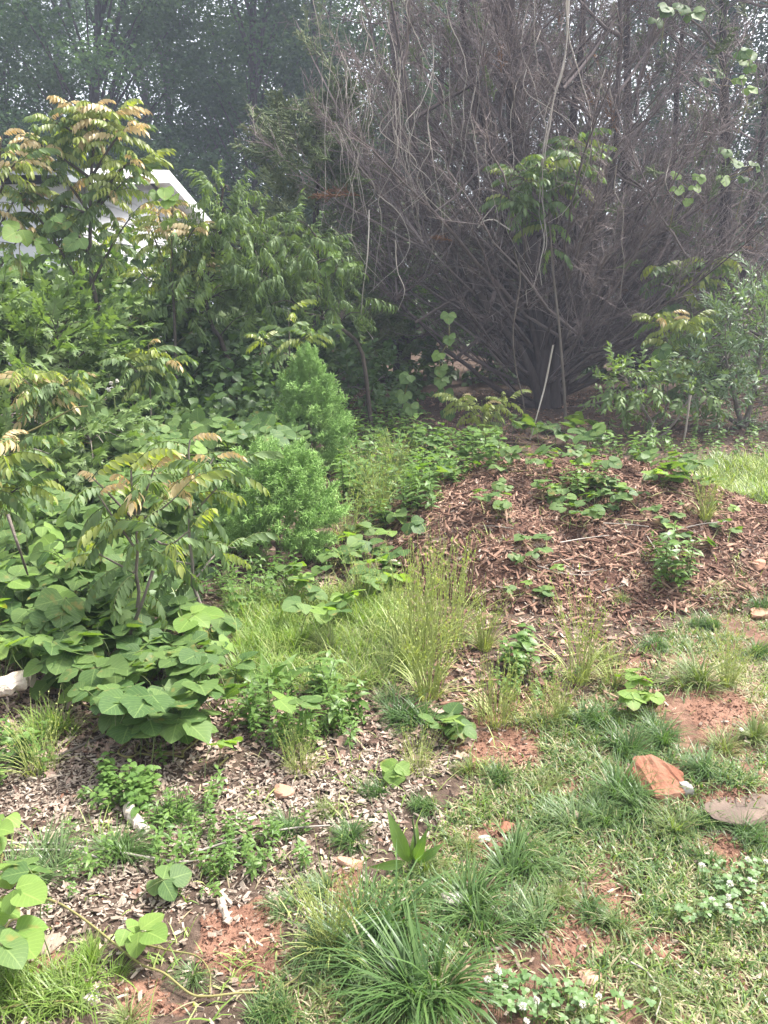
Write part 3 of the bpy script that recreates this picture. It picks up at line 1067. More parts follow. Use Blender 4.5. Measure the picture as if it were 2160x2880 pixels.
# body behind the planks
prof_ = [(Y0, 0), (Y1, 0), (Y1, zt(Y1) - .12), (YA, ZA - .12), (Y0, zt(Y0) - .12)]
V = [(HX - .03, y, z) for y, z in prof_] + [(HX - 6, y, z) for y, z in prof_]
Fq = [np.array([(i, (i + 1) % 5, 5 + (i + 1) % 5, 5 + i) for i in range(5)])]
me = bpy.data.meshes.new('house_body')
me.from_pydata(V, [], [tuple(range(5)), tuple(range(9, 4, -1))] + [tuple(q) for q in Fq[0]])
me.materials.append(M['siding'])
piece('wall', me, house)
z = .3
while z < ZA - .15:
    h = .18
    zz = z + h
    half = lambda q: (ZA - .13 - q) / SL
    ya, yb = max(Y0, YA - half(zz)), min(Y1, YA + half(zz))
    if yb - ya > .3:
        Vp = np.array([(HX + .018, ya, z), (HX + .018, yb, z), (HX + .006, yb, zz), (HX + .006, ya, zz), (HX - .02, ya, z), (HX - .02, yb, z), (HX - .02, yb, zz), (HX - .02, ya, zz)])
        Fp = np.array([(0, 1, 2, 3), (4, 7, 6, 5), (0, 4, 5, 1), (3, 2, 6, 7), (0, 3, 7, 4), (1, 5, 6, 2)])
        piece('plank', mesh_from('plank', Vp, [Fp], M['siding'], smooth_shade=False), house)
    if zz < zt(Y0) - .1:
        Vp = np.array([(HX - 6, Y0 - .018, z), (HX + .018, Y0 - .018, z), (HX + .006, Y0 - .006, zz), (HX - 6, Y0 - .006, zz), (HX - 6, Y0 + .02, z), (HX - .03, Y0 + .02, z), (HX - .03, Y0 + .02, zz), (HX - 6, Y0 + .02, zz)])
        piece('plank', mesh_from('plank', Vp, [Fp], M['siding'], smooth_shade=False), house)
    z = zz - .004
for sgn in (-1, 1):
    ye = YA + sgn * 4.35
    zr = zt(ye)
    for nm, xa, xb, dz0, dz1, mt in (('roof', HX - 6.3, HX + .34, .0, .08, 'roofing'), ('rake_board', HX + .342, HX + .37, -.13, .085, 'trim'), ('soffit', HX + .012, HX + .338, -.09, -.003, 'trim')):
        V = np.array([(xa, YA, ZA + dz0), (xb, YA, ZA + dz0), (xb, ye, zr + dz0), (xa, ye, zr + dz0), (xa, YA, ZA + dz1), (xb, YA, ZA + dz1), (xb, ye, zr + dz1), (xa, ye, zr + dz1)])
        F_ = np.array([(0, 3, 2, 1), (4, 5, 6, 7), (0, 1, 5, 4), (2, 3, 7, 6), (0, 4, 7, 3), (1, 2, 6, 5)])
        piece(nm, mesh_from(nm, V, [F_], M[mt], smooth_shade=False), house)

# ================================================================== BACKGROUND TREES
def wood_tree_meshes(h=15., crown_r=3.3, z0=2.2, nclump=74, per=520):
    g = Geo()
    p = add_tube(g, [(0, 0, -.3), (R.normal(0, .15), R.normal(0, .15), h * .3), (R.normal(0, .4), R.normal(0, .4), h * .65), (R.normal(0, .5), R.normal(0, .5), h * .95)], .17, .04, 14, 7)
    cl = []
    for i in range(nclump):
        f = R.uniform(0, 1)
        zc = z0 + (h - z0) * f
        rr = crown_r * (.55 + .45 * math.sin(min(f * 1.25 + .25, 1) * math.pi)) * R.uniform(.25, 1.0) ** .6
        a = R.uniform(0, 2 * math.pi)
        k = min(int(zc / h * 13), 13)
        c = p[k] * np.array([1, 1, 0]) + np.array([math.cos(a) * rr, math.sin(a) * rr, zc])
        cl.append(c)
        b = p[max(0, k - 2)]
        add_tube(g, [b, b + (c - b) * .5 + np.array([0, 0, .2]), c], .05, .01, 5, 4)
    trunk = g.mesh('trunk', [M['bark_dark']])
    g = Geo()
    for c in cl:
        n = int(per * R.uniform(.6, 1.3))
        sg = R.uniform(.4, .75)
        pos = c + R.normal(0, 1, (n, 3)) * np.array([sg, sg, sg * .5])
        d = rnd_dir(n, -.7, .3)
        nr = rnd_dir(n, .1, 1)
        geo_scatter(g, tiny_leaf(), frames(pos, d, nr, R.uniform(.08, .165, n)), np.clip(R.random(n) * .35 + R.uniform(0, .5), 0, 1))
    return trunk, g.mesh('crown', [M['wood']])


WT = [wood_tree_meshes(15, 3.2), wood_tree_meshes(13, 2.8), wood_tree_meshes(16, 3.6, 3.)]
tree_spots = [(-60, 23, 0), (30, 25, 1), (105, 22.5, 2), (175, 26, 0), (225, 31, 1), (262, 24.5, 1), (330, 29, 2), (390, 25, 0), (495, 33, 1), (590, 31, 2), (655, 34, 0), (712, 28, 1),
              (800, 27, 2), (860, 24, 0), (-10, 33, 2), (80, 36, 0), (140, 34, 1), (300, 37, 0), (415, 38, 2)]
tl = ['dark forest tree far beyond the house at the picture edge', 'dark leafy tree rising behind the reddish sapling top', 'tall forest tree directly above the house roof', 'forest tree standing just right of the house gable',
      'thin dark forest trunk with sky showing around it', 'dark tree behind the tip of the peach tree', 'forest tree behind the green cedar edge']
for i, (u, y, k) in enumerate(tree_spots):
    p = at(u, 300, y)
    gz = float(ground_z(p[0], p[1]))
    lab = tl[i] if i < 7 else (('forest tree behind the pale vine tangle', 'slim forest tree behind the thin vines', 'forest tree behind the thick vine rope', 'forest tree in the gap right of the dead cedar trunk', 'forest tree behind the shaggy dark cedar', 'forest tree above the grey green shrub', 'forest tree at the edge beyond the kudzu topped cedar')[i - 7] if 7 <= i < 14 else 'distant forest tree in the back row of the wood')
    t = thing('forest_tree', (p[0], p[1], gz), lab, 'tree', 'dark trees of the wood behind')
    rz = R.uniform(0, 6.28)
    s = R.uniform(.9, 1.1)
    for nm, me in (('trunk', WT[k][0]), ('crown', WT[k][1])):
        o = link(nm, me, t)
        o.rotation_euler = (0, 0, rz)
        o.scale = (s, s, s)
# understory mass far off
g = Geo()
n = 26000
x = R.uniform(-24, 26, n); y = R.uniform(20, 34, n)
hh = (1.2 + 2.6 * fbm(x * .35, y * .35, 5)) * np.sqrt(R.random(n))
pos = np.stack([x, y, ground_z(x, y) + hh], 1)
geo_scatter(g, tiny_leaf(), frames(pos, rnd_dir(n, -.6, .4), rnd_dir(n, .1, 1), R.uniform(.14, .3, n)), R.random(n))
tag(link('woodland_undergrowth', g.mesh('woodland_undergrowth', [M['wood']])), 'dark green undergrowth on the floor of the far wood', 'undergrowth', None, 'stuff')


# ================================================================== CEDARS
def cedar_branch(b0, d0, L, r0, nsub, twigs=6, curve=.35, g=None, fine=1.0):
    """one dead branch with side twigs, returns geo"""
    g = g or Geo()
    n = 9
    t = np.linspace(0, 1, n)
    d0 = norm(d0)
    P = b0 + d0 * (L * t)[:, None] + np.array([0, 0, curve * L]) * (t ** 2)[:, None] + np.cumsum(R.normal(0, L * .012, (n, 3)), 0)
    V, F = tubes(P[None], (r0 * (1 - .85 * t))[None], 5)
    g.add(V, F, R.uniform(0, .4))
    f = R.uniform(.15, 1., nsub)
    k = np.minimum((f * (n - 1)).astype(int), n - 2)
    b = P[k] + (P[k + 1] - P[k]) * (f * (n - 1) - k)[:, None]
    T = norm(P[k + 1] - P[k])
    d = norm(T * .9 + R.normal(0, .55, (nsub, 3)) + np.array([0, 0, .18]))
    Ls = L * R.uniform(.12, .34, nsub) * (1.1 - .6 * f)
    tt = np.linspace(0, 1, 5)[None, :, None]
    S = b[:, None] + d[:, None] * Ls[:, None, None] * tt + np.array([0, 0, 1.]) * (Ls * R.normal(.08, .12, nsub))[:, None, None] * tt ** 2 + np.cumsum(R.normal(0, .012, (nsub, 5, 3)), 1) * tt
    V, F = tubes(S, (.0065 * fine * (1 - .7 * np.linspace(0, 1, 5)))[None], 3)
    g.add(V, F, np.repeat(R.random(nsub) * .6, 15))
    nt = nsub * twigs
    si = np.repeat(np.arange(nsub), twigs)
    ff = R.uniform(.2, 1, nt)
    kk = np.minimum((ff * 4).astype(int), 3)
    bb = S[si, kk] + (S[si, kk + 1] - S[si, kk]) * (ff * 4 - kk)[:, None]
    dd = norm(d[si] + R.normal(0, .7, (nt, 3)))
    Lt = R.uniform(.08, .28, nt)
    t3 = np.linspace(0, 1, 3)[None, :, None]
    W = bb[:, None] + dd[:, None] * Lt[:, None, None] * t3 + R.normal(0, .012, (nt, 3, 3)) * t3
    V, F = tubes(W, (.0036 * fine * np.array([1, .8, .4]))[None], 3)
    g.add(V, F, np.repeat(R.random(nt) * .9, 9))
    return g, P


def dead_cedar(root, base, trunks, nb, zr, Lr, azr=None, nsub=24, up=(.25, .9), twigs=6, spray=None, nspray=0, fine=1.0, brown=0):
    g = Geo()
    TP = []
    for pts, r0, r1 in trunks:
        TP.append(add_tube(g, pts, r0, r1, 16, 8, None, 0, .015))
    piece('trunk', g.mesh('trunk', [M['bark_dark']]), root)
    tips = []
    for i in range(nb):
        p = TP[int(R.integers(len(TP)))] if i % 2 else TP[0]
        f = R.random() ** 1.6
        zt_ = base[2] + zr[0] + (zr[1] - zr[0]) * f
        k = int(np.argmin(np.abs(p[:, 2] - zt_)))
        a = R.uniform(*(azr or (0, 2 * math.pi)))
        if math.sin(a) < -.45 and R.random() < .6:
            a = -a
        el = R.uniform(*up) * (.55 + .5 * f)
        L = (Lr[0] + (Lr[1] - Lr[0]) * f) * R.uniform(.6, 1.15)
        g, Pb = cedar_branch(p[k], np.array([math.cos(a), math.sin(a) * .75, el]), L, R.uniform(.010, .030) * (L / 3) ** .5 + .004, nsub, twigs, R.uniform(.05, .3), None, fine)
        piece('branch', g.mesh('branch', [M['twig']]), root)
        tips.append(Pb)
    if nspray:
        tp = np.array([q[int(R.integers(4, 9))] for q in [tips[int(R.integers(len(tips)))] for _ in range(nspray)]])
        tp = tp + R.normal(0, .22, tp.shape)
        d = norm(tp - (base + np.array([0, 0, 2.])) + R.normal(0, .8, tp.shape) + np.array([0, 0, .3]))
        Mx = frames(tp, d, rnd_dir(nspray, .2, 1), R.uniform(.25, .5, nspray))
        pieces('spray', ME['cedar'], root, Mx[brown:])
        if brown:
            pieces('brown_spray', ME['cedar_brown'], root, Mx[:brown])


def path_px(pts, y, dy=0.):
    return [at(u, v, y + dy * i) for i, (u, v) in enumerate(pts)]


B = hit(547, 402, ground_z)
B[1] = 11.3
B[0] = at(547, 402, 11.3)[0]
B[2] = float(ground_z(B[0], B[1]))
YB = B[1]
dc = thing('dead_cedar', B, 'large many stemmed cedar with bare grey purple branches and hanging vines', 'tree')
trk = [([B - (0, 0, .1), at(540, 330, YB), at(532, 270, YB), at(516, 140, YB + .1), at(508, 0, YB + .2), at(505, -90, YB + .2)], .17, .07),
       ([B + (.1, -.1, 0), at(562, 340, YB - .2), at(590, 260, YB - .4), at(615, 150, YB - .5), at(620, -20, YB - .5), at(622, -120, YB - .5)], .085, .008),
       ([B + (-.1, -.1, 0), at(520, 350, YB - .3), at(470, 280, YB - .5), at(420, 170, YB - .7), at(395, 20, YB - .8), at(385, -60, YB - .8)], .07, .006),
       ([B + (.15, 0, 0), at(575, 360, YB), at(625, 300, YB), at(680, 210, YB - .1), at(715, 130, YB - .1), at(735, 60, YB - .1)], .06, .005),
       ([B + (-.05, .1, 0), at(535, 330, YB + .3), at(500, 200, YB + .5), at(470, 60, YB + .7), at(455, -60, YB + .7)], .09, .03),
       ([B + (.05, .15, 0), at(556, 320, YB + .3), at(565, 200, YB + .6), at(580, 60, YB + .8), at(590, -60, YB + .8)], .10, .03)]
for (u_, v_, dy_) in ((425, 245, -.5), (395, 300, -.3), (470, 150, .2), (650, 190, -.3), (695, 265, -.4), (592, 120, .4), (450, 90, .6), (500, 120, -.6), (560, 90, -.5), (640, 90, .4)):
    e_ = at(u_, v_, YB + dy_)
    m_ = B + (e_ - B) * .5
    m_[2] -= .10 * np.linalg.norm(e_[:2] - B[:2])
    trk.append(([B + (R.normal(0, .08), R.normal(0, .08), .0), m_, e_], .055, .006))
dead_cedar(dc, B, trk, 290, (.1, 6.0), (3.9, 1.7), None, 27, (.5, 1.35), 7, None, 150, .88, 26)
# cedars further right and behind, darker, partly alive
for (u, y, top, lab, nb, nsp, lr) in ((640, 13.5, (628, -60), 'dark cedar with bare trunk standing between the dead cedar and the shaggy cedar', 34, 150, (2.2, 1.6)),
                                      (715, 12.6, (722, -80), 'shaggy dark cedar with sparse olive sprays above the grey green shrub', 42, 240, (2.4, 1.7)),
                                      (800, 12.0, (775, -80), 'dark cedar at the picture edge beside the grey green shrub', 36, 220, (2.4, 1.8)),
                                      (400, 14.5, (392, -60), 'cedar with twiggy crown behind the pale vine tangle', 36, 120, (2.0, 1.6))):
    p = at(u, 400, y)
    b = np.array([p[0], y, float(ground_z(p[0], y))])
    t = thing('cedar_tree', b, lab, 'tree', 'cedars around the dead cedar')
    tp = at(top[0], top[1], y)
    dead_cedar(t, b, [([b, b + (tp - b) * .4 + R.normal(0, .1, 3), tp], .14, .04), ([b + (.1, 0, 0), b + (tp - b) * .4 + (.5, 0, 0), tp + (1.0, .2, -.5)], .08, .03)], nb, (.4, 7.2), lr, None, 20, (.1, .8), 5, None, nsp, 1.1, 10)
# live cedar at the left flank
p = at(318, 380, 12.5)
b = np.array([p[0], 12.5, float(ground_z(p[0], 12.5))])
t = thing('live_cedar', b, 'dense green cedar growing at the flank of the dead cedar', 'tree', 'cedars around the dead cedar')
g = Geo()
add_tube(g, [b, b + (0, 0, 2), b + (.1, 0, 4.2)], .1, .03, 8, 6)
piece('trunk', g.mesh('trunk', [M['bark_dark']]), t)
n = 290
f = R.random(n) ** .8
a = R.uniform(0, 6.28, n)
rad = (1.35 * (1 - f * .75)) * R.uniform(.45, 1.05, n)
pos = b + np.stack([np.cos(a) * rad, np.sin(a) * rad, .3 + f * 3.9], 1)
d = np.stack([np.cos(a), np.sin(a), R.uniform(.1, .9, n)], 1)
pieces('spray', ME['cedar'], t, frames(pos, d, rnd_dir(n, .3, 1), R.uniform(.4, .75, n)))

# ================================================================== SHRUBS, SAPLINGS
def leafy_plant(name, label, cat, base, trunks, blobs, meshes, size, group=None, hang=0.0, shoot='leafy_shoot', r=(.035, .012), bark='bark', twig_every=3, outw=.9):
    root = thing(name, base, label, cat, group)
    g = Geo()
    TP = []
    for pts in trunks:
        TP.append(add_tube(g, pts, r[0], r[1], 12, 6, None, 0, .008))
    allp = np.concatenate(TP) if TP else np.array([base])
    Ms = []
    for (u, v, y, rx, ry, rz, n) in blobs:
        c = at(u, v, y)
        o = rnd_dir(n, -.8, 1.)
        rr = R.uniform(.35, 1., n) ** .5
        pos = c + o * np.array([rx, ry, rz]) * rr[:, None]
        pos[:, 2] = np.maximum(pos[:, 2], ground_z(pos[:, 0], pos[:, 1]) + .05)
        d = norm(o * outw + R.normal(0, .45, (n, 3)) + np.array([0, 0, .35 - hang]))
        s = R.uniform(*size, n)
        Ms.append(frames(pos, d, np.array([[0, -.25, 1.]]) + R.normal(0, .3, (n, 3)), s))
        for i in range(0, n, twig_every):
            k = int(np.argmin(np.linalg.norm(allp - pos[i], axis=1) + np.maximum(allp[:, 2] - pos[i, 2], 0)))
            q = allp[k]
            add_tube(g, [q, q + (pos[i] - q) * .5 + np.array([0, 0, .06]), pos[i]], r[1] * .8, .003, 6, 4)
    piece('trunk', g.mesh('trunk', [M[bark]]), root)
    pieces(shoot, meshes, root, np.concatenate(Ms))
    return root


def pinnate_sapling(label, y, trunk, branches, lsize, ntop=7, nbr=6, red=.35, mid=.3, group='pinnate leaved saplings with reddish tips', r=(.024, .006), dy=0., dens=2.0):
    vig, dens = R.uniform(.6, 1.25), dens * R.uniform(.8, 1.2)
    red = red * R.uniform(.5, 1.2)
    tp = path_px(trunk, y, dy)
    base = tp[0].copy()
    base[2] = float(ground_z(base[0], base[1]))
    tp = [base] + tp[1:] if abs(tp[0][2] - base[2]) < .15 else [base] + tp
    root = thing('pinnate_sapling', base, label, 'sapling', group)
    g = Geo()
    T = add_tube(g, tp, r[0], r[1], 14, 6, None, 0, .004)
    ends = [(T, ntop, 1.0)]
    for br in branches:
        bp = path_px(br, y + R.normal(0, .12))
        k = int(np.argmin(np.linalg.norm(T - bp[0], axis=1)))
        bp[0] = T[k]
        ends.append((add_tube(g, bp, r[0] * .5, r[1] * .7, 8, 5), nbr, .9))
    piece('trunk', g.mesh('trunk', [M['bark']]), root)
    zmax = max(e[0][:, 2].max() for e in ends)
    zlo = max(base[2], zmax - 5.0 * lsize)
    for P_, nl, sc in ends:
        n = len(P_)
        nl = int(nl * dens)
        for i in range(nl):
            f = 1 - (i / nl) * (.75 if P_ is not T else .45)
            k = int(f * (n - 1))
            a = i * 2.4 + R.normal(0, .4)
            elev = .7 - 1.15 * (i / nl) + R.normal(0, .15)
            d = np.array([math.cos(a), math.sin(a), elev * vig])
            yv = float(smooth(zlo, zmax, P_[k, 2])) * (1 - .6 * i / nl)
            key = 'pist_red' if R.random() < red * yv ** 2.6 * .95 else ('pist_mid' if R.random() < mid * .35 + mid * 1.7 * yv else 'pist')
            s = lsize * sc * R.uniform(.8, 1.15) * (.62 if (key == 'pist_red' and i < 2) else 1)
            Mx = frames(P_[k:k + 1], d[None], np.array([[0, 0, 1.]]) + R.normal(0, .15, (1, 3)), s)
            piece('compound_leaf', ME[key][int(R.integers(4))], root, Mx[0])
    return root


pinnate_sapling('tallest sapling with orange tipped pinnate leaves before the white house', 8.6, [(136, 445), (126, 385), (101, 318), (91, 270), (91, 190), (94, 130), (95, 106)],
                [[(101, 318), (72, 270), (42, 222), (12, 195)], [(91, 270), (115, 240), (132, 215)], [(92, 210), (60, 175), (22, 152)], [(93, 170), (115, 140), (128, 128)], [(93, 165), (70, 130), (50, 120)], [(91, 200), (120, 170), (142, 160)], [(92, 190), (50, 150), (20, 135)], [(91, 240), (70, 225), (40, 222)],
                 [(92, 230), (60, 205), (35, 195)], [(91, 225), (110, 195), (128, 178)], [(93, 140), (108, 118), (118, 112)], [(93, 140), (80, 118), (64, 106)], [(91, 250), (70, 240), (55, 235)]], .37, 12, 9, .7, .4, r=(.035, .008), dens=2.3)
pinnate_sapling('sapling with yellow and orange leaves cut off by the picture edge', 8.2, [(-14, 430), (-10, 260), (-2, 170), (2, 135)],
                [[(-8, 230), (15, 200), (25, 190)], [(-6, 200), (10, 170), (22, 160)], [(-10, 280), (18, 240), (30, 235)]], .36, 9, 8, .5, .4)
pinnate_sapling('sapling full of orange young leaves before the house gable', 8.3, [(178, 420), (174, 300), (171, 250), (172, 205)],
                [[(173, 280), (155, 240), (148, 225)], [(172, 270), (190, 235), (199, 225)], [(173, 300), (150, 280), (138, 268)], [(173, 300), (198, 270), (205, 255)], [(172, 250), (160, 220), (158, 208)]], .29, 9, 8, .8, .6)
pinnate_sapling('nearest sapling with thin leaning stem and broad fronds over the kudzu', 3.35, [(119, 700), (131, 650), (139, 600), (137, 560), (134, 500), (131, 470)],
                [[(137, 560), (115, 520), (98, 495)], [(136, 540), (160, 510), (178, 495)], [(135, 520), (105, 490), (92, 478)], [(137, 565), (165, 545), (190, 530)], [(138, 580), (110, 560), (92, 550)], [(135, 515), (150, 480), (155, 468)]], .25, 7, 4, .35, .35, r=(.013, .004), dens=1.35)
pinnate_sapling('sapling with salmon pink top leaves beside the round juniper', 3.75, [(217, 640), (204, 612), (192, 580), (190, 520), (189, 470), (190, 440)],
                [[(190, 520), (215, 490), (232, 470)], [(190, 500), (165, 480), (150, 468)], [(192, 560), (220, 550), (236, 548)], [(190, 490), (205, 470), (214, 458)], [(191, 570), (170, 560), (158, 556)]], .25, 7, 4, .6, .3, r=(.012, .004))
pinnate_sapling('low reddish tipped sapling in the shade of the lobed leaf bush', 5.8, [(45, 500), (48, 440), (46, 385)], [[(47, 410), (30, 385), (15, 372)], [(47, 405), (62, 385), (72, 378)]], .30, 8, 7, .55, .3, r=(.012, .004))
pinnate_sapling('orange tipped sapling at the picture edge above the kudzu bank', 4.0, [(-10, 560), (-6, 480), (0, 440)], [[(-5, 470), (12, 450), (22, 446)], [(-6, 500), (15, 490), (25, 488)]], .30, 8, 6, .5, .3, r=(.012, .004))
pinnate_sapling('sapling with coral leaves low on the mottled shade behind the round stem', 7.2, [(152, 470), (150, 400), (148, 345)], [[(150, 390), (135, 370), (128, 362)], [(150, 380), (165, 365), (172, 360)]], .33, 8, 6, .25, .3, r=(.014, .004))
pinnate_sapling('thin sapling with grey green fronds in front of the dark hollow', 7.6, [(288, 470), (291, 420), (290, 360), (288, 310)], [[(290, 360), (270, 345), (262, 340)], [(290, 350), (305, 338), (314, 334)]], .30, 6, 5, .1, .2, r=(.012, .004))
pinnate_sapling('short yellow green sapling in front of the dead cedar base', 8.9, [(478, 462), (480, 430), (484, 405)], [[(480, 420), (465, 405), (458, 400)], [(480, 420), (500, 405), (508, 400)]], .30, 9, 8, .12, .9, r=(.012, .004))
pinnate_sapling('leafy pinnate sapling reaching up among the dead cedar branches', 9.9, [(566, 420), (560, 340), (552, 260), (548, 190), (545, 165)], [[(550, 210), (525, 180), (512, 170)], [(550, 200), (575, 170), (588, 155)], [(552, 230), (520, 205), (508, 198)], [(549, 190), (565, 155), (580, 140)]], .42, 9, 9, .03, .12, r=(.02, .006))
pinnate_sapling('sapling with a coppery tip beside the climbing kudzu leaves', 9.6, [(664, 450), (668, 380), (672, 312)], [[(670, 340), (658, 322), (652, 318)], [(670, 335), (686, 322), (694, 318)]], .34, 8, 6, .35, .5, r=(.014, .004))
pinnate_sapling('sapling with drooping green fronds right of the dead cedar trunk', 10.6, [(700, 430), (695, 350), (688, 270)], [[(690, 300), (670, 275), (660, 268)], [(690, 290), (706, 268), (714, 262)]], .5, 8, 6, .0, .2, r=(.014, .004))

# peach tree
YP = 9.2
pb = at(372, 412, YP); pb[2] = float(ground_z(pb[0], pb[1]))
leafy_plant('peach_tree', 'spreading peach tree with narrow curled drooping leaves and leaning grey limbs', 'tree', pb,
            [[pb, at(366, 380, YP), at(358, 343, YP), at(330, 322, YP - .1), at(301, 308, YP - .2), at(278, 284, YP - .2), at(252, 256, YP - .3)],
             [at(246, 430, YP - .4), at(225, 350, YP - .5), at(212, 325, YP - .5), at(205, 290, YP - .6), at(216, 240, YP - .7), at(223, 190, YP - .7)],
             [at(301, 308, YP - .2), at(310, 270, YP - .1), at(318, 240, YP)]],
            [(222, 205, YP - .7, .13, .3, .26, 22), (226, 238, YP - .7, .28, .35, .25, 40), (205, 272, YP - .8, .40, .4, .30, 40), (250, 250, YP - .5, .5, .5, .38, 50), (295, 248, YP - .2, .5, .5, .32, 44), (262, 290, YP - .4, .6, .5, .35, 44),
             (318, 268, YP, .4, .45, .35, 26), (335, 300, YP, .4, .4, .3, 20), (190, 300, YP - .7, .35, .4, .35, 20)],
            ME['peach'], (.24, .36), None, .6, r=(.030, .012), twig_every=3)
# grey green shrub and cherry-like sapling on the right
YW = 9.6
wb = at(742, 440, YW); wb[2] = float(ground_z(wb[0], wb[1]))
leafy_plant('willow_shrub', 'large grey green shrub with narrow leaves beside the dark cedars', 'shrub', wb,
            [[wb, at(735, 400, YW), at(725, 350, YW)], [wb, at(755, 390, YW), at(765, 330, YW)], [wb, at(715, 405, YW), at(700, 385, YW)]],
            [(735, 340, YW, .5, .5, .45, 60), (765, 325, YW, .5, .5, .6, 60), (703, 370, YW, .5, .4, .35, 56), (750, 380, YW - .1, .6, .5, .35, 60), (790, 390, YW, .5, .5, .5, 40), (730, 420, YW, .5, .4, .2, 25)],
            ME['willow'], (.30, .46), None, .1, r=(.04, .012))
YC = 8.9
cb = at(652, 462, YC); cb[2] = float(ground_z(cb[0], cb[1]))
leafy_plant('cherry_sapling', 'young sapling with glossy pointed leaves leaning before the dead cedar', 'sapling', cb,
            [[cb, at(655, 430, YC), at(640, 400, YC), at(625, 378, YC)], [cb, at(668, 430, YC), at(690, 400, YC), at(705, 390, YC)]],
            [(615, 385, YC, .26, .25, .22, 26), (642, 385, YC, .24, .25, .2, 20), (620, 412, YC, .2, .2, .12, 12), (690, 400, YC, .3, .2, .12, 14)],
            ME['cherry'], (.22, .34), None, .4, r=(.018, .007))
# bush of lobed leaves at the left edge
for (lab, bl, me, sz, bu, by) in (
        ('tall bush of lobed maple like leaves at the picture edge', [(20, 330, 7.4, .55, .5, .28, 60), (58, 335, 7.3, .45, .5, .25, 55), (25, 360, 7.0, .55, .5, .3, 55), (75, 360, 7.2, .35, .4, .25, 30), (-20, 335, 7.2, .5, .5, .35, 30)], ME['maple'], (.30, .48), 30, 7.6),
        ('pale green lobed leaf bush behind the low reddish sapling', [(40, 415, 6.2, .5, .4, .3, 45), (90, 440, 6.0, .45, .4, .25, 40), (10, 460, 5.4, .4, .4, .3, 35)], ME['maple'], (.24, .38), 50, 6.4),
        ('bush with small pale lobed leaves left of the conical juniper', [(235, 452, 6.9, .3, .3, .14, 40), (258, 458, 6.8, .2, .3, .12, 25), (210, 460, 6.5, .3, .3, .14, 30)], ME['maple'], (.2, .34), 240, 7.1),
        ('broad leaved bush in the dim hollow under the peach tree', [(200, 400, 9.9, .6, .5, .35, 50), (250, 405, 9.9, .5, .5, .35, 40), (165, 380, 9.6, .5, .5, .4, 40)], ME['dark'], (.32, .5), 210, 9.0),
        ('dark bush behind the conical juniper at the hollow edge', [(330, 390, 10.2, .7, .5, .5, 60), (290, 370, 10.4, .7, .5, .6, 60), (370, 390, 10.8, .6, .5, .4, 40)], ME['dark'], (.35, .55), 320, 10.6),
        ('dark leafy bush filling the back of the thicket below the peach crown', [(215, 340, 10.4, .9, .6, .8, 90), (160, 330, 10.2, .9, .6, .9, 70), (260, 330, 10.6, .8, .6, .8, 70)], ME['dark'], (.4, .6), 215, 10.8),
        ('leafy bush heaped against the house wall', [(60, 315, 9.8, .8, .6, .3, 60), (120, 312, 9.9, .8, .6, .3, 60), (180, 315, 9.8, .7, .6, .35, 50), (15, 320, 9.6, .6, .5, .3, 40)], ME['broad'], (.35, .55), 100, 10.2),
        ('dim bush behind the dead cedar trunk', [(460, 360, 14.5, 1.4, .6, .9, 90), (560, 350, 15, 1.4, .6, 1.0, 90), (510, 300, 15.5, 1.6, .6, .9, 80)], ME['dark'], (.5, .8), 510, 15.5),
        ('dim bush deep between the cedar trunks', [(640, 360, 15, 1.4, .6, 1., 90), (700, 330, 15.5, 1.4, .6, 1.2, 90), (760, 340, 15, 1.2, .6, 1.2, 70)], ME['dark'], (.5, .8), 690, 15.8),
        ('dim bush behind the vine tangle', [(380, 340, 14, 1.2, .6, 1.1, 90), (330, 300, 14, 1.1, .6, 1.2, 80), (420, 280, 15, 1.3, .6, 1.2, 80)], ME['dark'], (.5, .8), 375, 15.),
):
    b = at(bu, 420, by); b[2] = float(ground_z(b[0], b[1]))
    tr = [[b, (b + at(q[0], q[1], q[2])) * .5 + np.array([0, 0, .2]), at(q[0], q[1], q[2])] for q in bl]
    leafy_plant('thicket_bush', lab, 'bush', b, tr, bl, me, sz, 'bushes of the thicket', .2, r=(.02, .008), twig_every=4)


# small junipers
def juniper(label, base, h, r, n, top_sharp=1.0, size=(.16, .3)):
    root = thing('juniper', base, label, 'juniper', 'two young junipers')
    g = Geo()
    add_tube(g, [base - (0, 0, .05), base + (0, 0, h * .5), base + (.01, 0, h * .93)], .025, .006, 8, 6)
    piece('trunk', g.mesh('trunk', [M['bark']]), root)
    f = R.random(n) ** .9
    a = R.uniform(0, 6.28, n)
    if top_sharp >= 1:
        pr = np.where(f < .3, .8 + f * .65, (1 - f) ** .62 * 1.24) * (.84 + .3 * np.sin(f * 21) ** 2)
    else:
        pr = np.sqrt(np.clip(1 - ((f - .42) / .6) ** 2, 0, 1))
    lump = .8 + .4 * vnoise(a * 1.6, f * 5, 77)
    rad = r * pr * lump * R.uniform(.5, 1.0, n) ** .5
    s = R.uniform(*size, n) * (.7 + .4 * pr)
    pos = base + np.stack([np.cos(a) * rad * .72, np.sin(a) * rad * .72, .04 + f * h * .86], 1)
    d = np.stack([np.cos(a) * pr, np.sin(a) * pr, .12 + 1.4 * f + R.normal(0, .15, n)], 1)
    pieces('spray', ME['juniper'], root, frames(pos, d, rnd_dir(n, .3, 1), s))


b1 = at(311, 470, 7.2); b1[2] = float(ground_z(b1[0], b1[1]))
juniper('conical young juniper with feathery tip standing at the weed edge', b1, 1.18, .31, 300, 1., (.15, .27))
b2 = hit(279, 556, ground_z)
juniper('round bushy young juniper nearer the camera below the conical one', b2, .68, .37, 290, .5, (.13, .23))

# ================================================================== KUDZU
KV, KY = [200, 260, 350, 430, 520, 600, 660, 720, 760], [10.2, 9.2, 7.7, 6.3, 4.55, 3.55, 3.05, 2.6, 2.4]


